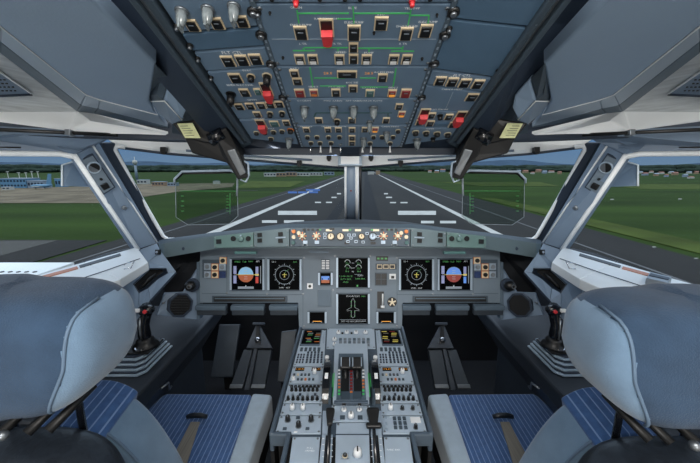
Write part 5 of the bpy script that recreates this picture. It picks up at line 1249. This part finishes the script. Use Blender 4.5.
# ================================================================== RUDDER PEDALS AND FOOTWELLS
for s in (-1, 1):
    nm = 'left' if s < 0 else 'right'; c = s
    Y0, Z0, Y1, Z1 = 1.64, .09, 1.80, .30
    v_ = V((0, Y1-Y0, Z1-Z0)).normalized()
    o_ = ((PXp(mx(s, 253), 370, 0) if False else P(mx(s, 252), 368, 1.83)))
    RF = Fr(o_, CX, V((0, .66, .75)))
    RK = 1.83/FPX
    def rq(pts): return [RF.at(mx(s, x), y) for (x, y) in pts]
    t = thing('rudder_pedals', RF.o, 'pair of dark grey rudder pedals in the %s footwell' % nm, 'pedals')
    # mid pair: two channels, dark gap rail
    b = MB(); b.prism(RF, rq([(244, 350), (253, 350), (243, 389), (230, 389)]), -.02, .01, 'pedalplate'); b.build('foot_plate', t, bevel=.004)
    b = MB(); b.prism(RF, rq([(258.5, 350), (272, 350), (265, 389), (251.5, 389)]), -.02, .01, 'pedalplate'); b.build('foot_plate', t, bevel=.004)
    b = MB(); b.prism(RF, rq([(231, 384.5), (243.5, 384.5), (242.5, 388.5), (230, 388.5)]), .01, .014, 'steel'); b.build('heel_strip', t, bevel=.001)
    b = MB(); b.prism(RF, rq([(252.5, 384.5), (266, 384.5), (265, 388.5), (251.5, 388.5)]), .01, .014, 'steel'); b.build('heel_strip', t, bevel=.001)
    b = MB(); b.prism(RF, rq([(254.5, 348), (258, 348), (249.5, 390), (244.5, 390)]), .0, .012, 'pedalm'); b.build('centre_rail', t, bevel=.002)
    b = MB(); b.prism(RF, rq([(256.5, 326), (260.5, 326), (273, 349), (247, 349)]), -.01, .02, 'pedalm'); b.build('pivot_bracket', t, bevel=.003)
    b = MB(); b.prism(RF, rq([(257.5, 327), (260, 327), (261.5, 344), (256.5, 344)]), .02, .03, 'black'); b.build('slot', t)
    a, q_ = rq([(259, 341)])[0]; b = MB(); b.lathe(RF, a, q_, [(.016, .02), (.016, .04), (.008, .048)], 'chrome', 14); b.build('adjuster_knob', t)
    a, q_ = rq([(259, 330)])[0]; b = MB(); b.box(RF, a, q_+.03, .02, .07, .014, .02, 'pedalm'); b.build('cross_bar', t, bevel=.002)
    # foot rests
    for (qq, w2) in (([(219, 324), (240, 324), (232, 378), (210, 378)], 'outer'), ([(281, 331), (297, 329), (290, 383), (277, 383)], 'inner')):
        F3 = Fr(P(mx(s, 250), 350, 1.98), CX, V((0, .5, .87)))
        if s > 0 and w2 == 'outer': continue
        pp = [F3.at(mx(s, x), y) for (x, y) in qq]
        if w2 == 'inner': F3 = Fr(P(mx(s, 285), 350, 1.55), CX, V((0, .5, .87))); pp = [F3.at(mx(s, x), y) for (x, y) in qq]
        if s > 0 : continue
        b = MB(); b.prism(F3, pp, -.015, 0, 'pedalplate', inset=.004)
        t = thing('foot_rest', (F3.w(*pp[2]).x, F3.w(*pp[2]).y, 0), 'dark grey foot rest plate at the %s side of the left footwell' % w2, 'foot rest'); b.build('plate', t, bevel=.003)
        c_ = F3.w((pp[0][0]+pp[2][0])/2, (pp[0][1]+pp[2][1])/2, -.02)
        b = MB(); b.prism(WF, [(c_.x-.03, c_.y), (c_.x+.03, c_.y), (c_.x+.03, c_.y+.03), (c_.x-.03, c_.y+.03)], 0, c_.z, 'matt_black'); b.build('bracket', t)
# dividing wall behind pedestal, under instrument panel
b = MB(); b.box(WF, 0, 1.62, .30, .46, .5, .56, 'footwell'); struct(b.build('wall_pedestal'))

# ================================================================== PILOT SEATS
for s in (-1, 1):
    nm = 'left' if s < 0 else 'right'
    dz = 0 if s < 0 else -.018
    t = thing('pilot_seat', (s*.50, .85, 0), 'blue %s pilot seat with striped cushion and pale headrest' % nm, 'seat')
    # cushion : measured plane
    SA = math.radians(3)
    SF = Fr((0, 1.145, .465), CX, V((0, math.cos(SA), math.sin(SA))))
    def sq(pts): return [SF.at(mx(s, x), y) for (x, y) in pts]
    b = MB(); q = sq([(160, 394), (166, 391.5), (252.5, 393), (252.5, 393), (226, 470)]); 
    q = sq([(162, 395), (167, 392.5), (252, 393.5), (227, 468), (125, 468), (143, 412)])
    q = [(p[0], p[1]) for p in q]
    b.prism(SF, q, -.10, 0, 'stripe_fabric'); b.build('seat_cushion', t, bevel=.012, seg=4)
    b = MB(); q = sq([(252.5, 393.5), (272.5, 395), (259, 434), (244, 480), (222.5, 480)])
    b.prism(SF, q, -.10, .006, 'bolster'); b.build('side_bolster', t, bevel=.013, seg=4)
    b = MB(); b.prism(SF, [(s*.31, -.60), (s*.68, -.60), (s*.68, -.02), (s*.31, -.02)], -.17, -.09, 'black'); b.build('seat_pan', t, bevel=.01)
    b = MB(); b.prism(WF, [(s*.38, .62), (s*.62, .62), (s*.62, 1.02), (s*.38, 1.02)], 0.0, .30, 'matt_black'); b.build('pedestal', t, bevel=.02)
    # crotch strap and buckle
    k0 = [SF.at(mx(s, x), y) for (x, y) in [(191, 423), (200, 423), (186, 468), (168, 468)]]
    b = MB(); b.prism(SF, k0, .001, .006, 'strap'); b.build('strap', t, bevel=.001)
    a, c = SF.at(mx(s, 197.5), 419); b = MB(); b.tube([SF.w(a-.036, c, .010), SF.w(a-.012, c, .016), SF.w(a+.012, c, .016), SF.w(a+.036, c, .010)], [.007, .009, .009, .007], 'leather', 10); b.build('strap_guard', t)
    # backrest : fabric front with side bolsters, black shell behind
    BA = math.radians(10)
    BF = Fr((s*.572, .565, .832+dz), CX, V((0, -math.sin(BA), math.cos(BA))))
    i_ = -s   # inboard direction
    prof = [(i_*.150, -.42), (i_*.145, -.28), (i_*.120, -.16), (i_*.090, -.075), (i_*.055, -.025), (i_*.01, .0), (-i_*.05, -.005), (-i_*.10, -.04), (-i_*.13, -.12), (-i_*.15, -.3), (-i_*.15, -.42)]
    def smooth(ps, n=4):
        out = []
        for i in range(len(ps)-1):
            p0, p1, p2, p3 = ps[max(i-1, 0)], ps[i], ps[i+1], ps[min(i+2, len(ps)-1)]
            for k in range(n):
                u = k/n; out.append(tuple(.5*(2*p1[j]+(p2[j]-p0[j])*u+(2*p0[j]-5*p1[j]+4*p2[j]-p3[j])*u*u+(3*p1[j]-p0[j]-3*p2[j]+p3[j])*u**3) for j in (0, 1)))
        return out+[ps[-1]]
    prof = smooth(prof)
    b = MB(); b.prism(BF, prof, -.13, -.02, 'fabric_pale_lit'); b.build('backrest', t, bevel=.035, seg=6)
    prof2 = [(p[0]*.94, p[1]*1.0-.02) for p in prof]
    b = MB();     b.tube([BF.w(p[0]*1.0, p[1]+.0, -.028) for p in prof[3:26]], .003, 'piping'); b.build('piping', t)
    # navy striped shoulder band
    top_ = prof[15:27]; b = MB()
    b.prism(BF, [(p[0]*1.03, p[1]+.005) for p in top_]+[(p[0]*.7, p[1]-.055) for p in top_[::-1]], -.136, -.012, 'stripe_fabric'); b.build('shoulder_band', t, bevel=.03, seg=5, label='dark navy striped shoulder band')
    # shell behind, glossy black
    b = MB(); SH = Fr((s*.565, .45, .925+dz), CX, V((0, -.05, 1)))
    def shf(x, y, z): return (x, y, z)
    b.superell(SH, (0, -.235, 0), (.178, .23, .075), (.45, .55), 'leather', 48, 26); b.build('back_shell', t)
    # headrest
    HF = Fr((s*.535, .50, 1.068+dz), CX, (0, 1, 0))
    def hf(x, y, z):
        tz = 1-.10*max(0, -z)**2*1.0
        x2 = x*(1-.34*max(0, -z)**1.3)
        y2 = y
        return (x2, y2, z*(1+.06*(x*i_ < 0)))
    b = MB(); b.superell(HF, (0, 0, 0), (.157, .085, .099), (.5, .5), 'fabric', 72, 40, hf); km = b.mi('fabric_pale_lit')
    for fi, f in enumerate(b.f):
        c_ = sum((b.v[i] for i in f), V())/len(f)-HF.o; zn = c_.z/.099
        if c_.x*i_/.157 > (.80+.10*zn)*(1-.34*max(0, -zn)**1.3): b.m[fi] = km  # inboard face paler: window light put into its fabric colour
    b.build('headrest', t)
    b = MB()  # piping seam round the back face
    pts_ = []
    for k in range(0, 25):
        ph = -math.pi*.46+math.pi*.92*k/24
        sp = lambda x_, p_: math.copysign(abs(x_)**p_, x_)
        zz = -.86+1.68*k/24; xx = .80+.10*zz; q = [xx, -max(.0001, 1-xx**4-zz**4)**.25, zz]
        q = hf(*q); pts_.append(HF.w(i_*q[0]*.1572, q[1]*.0852, q[2]*.0992))
    b.tube(pts_, .0026, 'piping', 6); b.build('headrest_piping', t)
    # headrest posts and adjusters
    for (ox, ln) in ((.07, .10), (-.05, .10)):
        b = MB(); b.tube([V((s*.535+i_*ox, .50, .90+dz)), V((s*.535+i_*ox, .50, 1.03+dz))], .006, 'gloss_black'); b.build('headrest_post', t)
    for (ox, oz_) in ((.055, .940), (.02, .935), (-.02, .937)):
        b = MB(); b.tube([V((s*.535+i_*(ox+.03), .52, oz_+dz+.035)), V((s*.535+i_*ox, .455, oz_+dz))], [.006, .008], 'black'); b.build('adjuster_lever', t)
    b = MB(); b.superell(WF, (s*.535+i_*.0, .44, .945+dz), (.008, .008, .008), (1, 1), 'steel', 12, 8); b.build('adjuster_knob', t)

# ================================================================== HEAD-UP DISPLAYS
for s in (-1, 1):
    nm = 'left' if s < 0 else 'right'
    Q = lambda px, py, z: P(mx(s, px), py, z)
    t = thing('head_up_display', Q(226, 150, .98), 'black head-up display arm with tinted glass on the %s' % nm, 'display')
    b = MB()
    b.shell([[Q(182, 133, .89), Q(215, 127, .90), Q(234, 138, .92), Q(243, 157, .95), Q(230, 164, .95), Q(192, 153.5, .92)]], .08, 'black'); b.build('housing', t, bevel=.004)
    b = MB(); b.shell([[Q(172, 123, .86), Q(205, 118, .88), Q(222, 132, .90), Q(215, 145, .92), Q(184, 138, .88)]], .06, 'black'); b.build('projector_box', t, bevel=.004)
    b = MB(); b.shell([[Q(214, 134, .875), Q(226, 128, .87), Q(240, 152, .91), Q(248, 178, .94), Q(238, 180, .94), Q(222, 156, .91)]], .03, 'black'); b.build('arm', t, bevel=.003)
    b = MB(); b.shell([[Q(227, 151, .895), Q(235, 149, .895), Q(246, 173, .93), Q(240, 176, .93)]], .008, 'steel'); b.build('arm_cover', t, bevel=.002)
    b = MB(); pts_ = [Q(238, 163, .93), Q(241, 160, .93), Q(248, 163, .94), Q(249, 175, .95), Q(246, 182, .955), Q(241, 180, .95), Q(238, 163, .93)]
    b.tube(pts_, .003, 'liner_trim'); b.build('catch', t)
    b = MB(); fr = Fr(Q(244, 170, .955), CX, CU); b.box(fr, 0, 0, 0, .02, .035, .02, 'black'); b.build('catch_body', t, bevel=.003)
    b = MB(); b.tube([Q(210, 140, .89), Q(224, 133, .89)], .018, 'gloss_black', 16); b.build('hinge_barrel', t)
    oct_ = [(179, 172), (232, 170.5), (237, 176), (238, 216), (229, 224), (188, 225), (176, 217), (175.5, 181)]
    op = [Q(x, y, 1.0) for (x, y) in oct_]
    b = MB(); b.shell([op], .005, 'combiner'); b.build('combiner_glass', t)
    b = MB(); b.tube([op[i] for i in (7, 6, 5, 4, 3, 2)], .001, 'bgrey', 6); b.build('glass_edge', t)
    b = MB(); b.tube([Q(174.5, 183, .995), Q(174.5, 179, .99), Q(182, 171.5, .985), Q(230, 170.5, .975), Q(240, 174, .96)], .0035, 'liner_trim'); b.tube([Q(174.5, 181, 1.0), Q(183, 173.5, .995), Q(232, 172.5, .985)], .003, 'black'); b.build('top_frame', t)
    b = MB(); b.tube([Q(237.5, 178, .975), Q(237, 196, .99)], .003, 'bgrey'); b.build('glass_bracket', t)
    b = MB()
    b.tube([Q(180, 191, .9965), Q(236, 191, .9965)], .0006, 'e_green', 4)
    for k_ in range(6): b.tube([Q(226, 196+3*k_, .9965), Q(230 if k_ % 2 else 228.5, 196+3*k_, .9965)], .0006, 'e_green', 4)
    b.tube([Q(230, 193, .9965), Q(230, 214, .9965)], .0006, 'e_green', 4)
    for k_ in range(4): b.tube([Q(181, 196+5*k_, .9965), Q(184, 196+5*k_, .9965)], .0006, 'e_green', 4)
    b.build('symbols', t)
    t = thing('placard', Q(190, 130, .845), 'small yellow-green lettered placard on the %s head-up display box' % nm, 'placard')
    pq = [Q(177, 123.5, .845), Q(192.5, 123, .855), Q(200.5, 138, .865), Q(185, 138, .855)]
    b = MB(); b.shell([pq], .002, 'placard'); b.build('plate', t)
    b = MB()
    for i in range(5):
        k = .18+.16*i; A_ = pq[0].lerp(pq[3], k).lerp(pq[1].lerp(pq[2], k), .12); B_ = pq[0].lerp(pq[3], k).lerp(pq[1].lerp(pq[2], k), .6+.25*((i*7) % 3)/3)
        off = (CAM-A_).normalized()*.0012; b.tube([A_+off, B_+off], .0006, 'pedalplate', 4)
    b.build('lettering', t)
# ================================================================== CAMERA, LIGHT, WORLD
cd = bpy.data.cameras.new('camera'); co = bpy.data.objects.new('camera', cd); COL.objects.link(co)
co.location = CAM; co.rotation_euler = (math.pi/2-T, 0, 0); cd.sensor_width = 36; cd.lens = 36*FPX/700; cd.clip_start = .02; cd.clip_end = 6000
S.camera = co
def area(name, loc, tgt, sx, sy, e, col):
    l = bpy.data.lights.new(name, 'AREA'); l.shape = 'RECTANGLE'; l.size = sx; l.size_y = sy; l.energy = e; l.color = col
    o = bpy.data.objects.new(name, l); COL.objects.link(o); o.location = loc; o.rotation_euler = (V(tgt)-V(loc)).to_track_quat('-Z', 'Y').to_euler(); return o
# rear of the cockpit: roof, walls, bulkhead
b = MB(); b.box(WF, 0, -.45, 2.02, 2.5, 3.9, .04, 'cabin_wall'); struct(b.build('ceiling'))
b = MB(); b.box(WF, 0, -2.42, 1.0, 2.5, .04, 2.04, 'cabin_wall'); struct(b.build('wall_rear'))
b = MB(); b.box(WF, 0, -1.6, -.02, 2.5, 1.6, .04, 'floor'); struct(b.build('floor_rear'))
for s, nm in ((-1, 'left'), (1, 'right')):
    b = MB(); b.box(WF, s*1.23, -1.1, 1.0, .04, 2.6, 2.04, 'cabin_wall'); struct(b.build('wall_%s_rear' % nm))
for s, nm in ((-1, 'left'), (1, 'right')):
    b = MB(); b.box(WF, s*1.23, .85, 1.76, .04, 1.3, .52, 'cabin_wall'); struct(b.build('wall_%s_upper' % nm))
for i, x in enumerate((-.35, .35)):
    fr = Fr((x, -.35, 1.995), (1, 0, 0), (0, -1, 0))
    t = thing('dome_lamp', fr.o, 'flat white %s dome lamp in the roof behind the pilots' % ('left' if i == 0 else 'right'), 'lamp')
    b = MB(); b.box(fr, 0, 0, 0, .56, .36, .02, 'white'); b.build('frame', t, bevel=.005)
    b = MB(); b.box(fr, 0, 0, .011, .5, .3, .008, 'lens'); b.build('lens', t)
    area('dome_light', (x, -.35, 1.96), (x*.4, 1.2, .75), .5, .3, 13, (1, .97, .93))
area('rear_fill_light', (0, -2.2, 1.15), (0, 1, 1.4), 1.3, 1.1, 34, (1, .97, .94))  # added fill low at the rear, brightens the overhead panel
for s in (-1, 1):  # added fill strips that brighten the pale beam above the windscreens
    t = thing('added_fill_lamp', (s*.25, 1.06, 1.40), 'added thin fill lamp tucked behind the overhead panel lip on the %s' % ('left' if s < 0 else 'right'), 'lamp'); b = MB(); b.box(WF, s*.25, 1.055, 1.40, .44, .012, .02, 'frame_dark'); b.build('housing', t)
    area('header_fill_light', (s*.25, 1.064, 1.395), (s*.32, 1.5, 1.32), .42, .014, 2.6, (1, .98, .95))
sl = bpy.data.lights.new('sun', 'SUN'); sl.energy = .8; sl.angle = math.radians(12); sl.color = (1, .95, .86)
so = bpy.data.objects.new('sun', sl); COL.objects.link(so); so.rotation_euler = V((.5, .35, -.8)).to_track_quat('-Z', 'Y').to_euler()
w = bpy.data.worlds.new('world'); S.world = w; w.use_nodes = True; nt = w.node_tree; nt.nodes.clear()
out = nt.nodes.new('ShaderNodeOutputWorld'); bg = nt.nodes.new('ShaderNodeBackground'); tc = nt.nodes.new('ShaderNodeTexCoord'); sp = nt.nodes.new('ShaderNodeSeparateXYZ'); rp = nt.nodes.new('ShaderNodeValToRGB')
nt.links.new(tc.outputs['Generated'], sp.inputs[0]); nt.links.new(sp.outputs['Z'], rp.inputs['Fac']); nt.links.new(rp.outputs['Color'], bg.inputs['Color']); nt.links.new(bg.outputs[0], out.inputs[0])
e = rp.color_ramp.elements; e[0].position = 0.0; e[0].color = lin((108, 134, 160)); e[1].position = 1.0; e[1].color = lin((214, 226, 240))
x = e.new(.07); x.color = lin((92, 126, 164)); x = e.new(.3); x.color = lin((176, 200, 226))
mr = nt.nodes.new('ShaderNodeMapRange'); mr.inputs['From Min'].default_value = .12; mr.inputs['From Max'].default_value = .6; mr.inputs['To Min'].default_value = 1.0; mr.inputs['To Max'].default_value = 2.6
nt.links.new(sp.outputs['Z'], mr.inputs['Value']); nt.links.new(mr.outputs[0], bg.inputs['Strength'])
vs_ = S.view_settings; vs_.view_transform = 'Standard'; vs_.look = 'None'; vs_.gamma = 1; vs_.exposure = 0; vs_.use_curve_mapping = False
for o in bpy.data.objects:
    if '_w' in o: del o['_w']
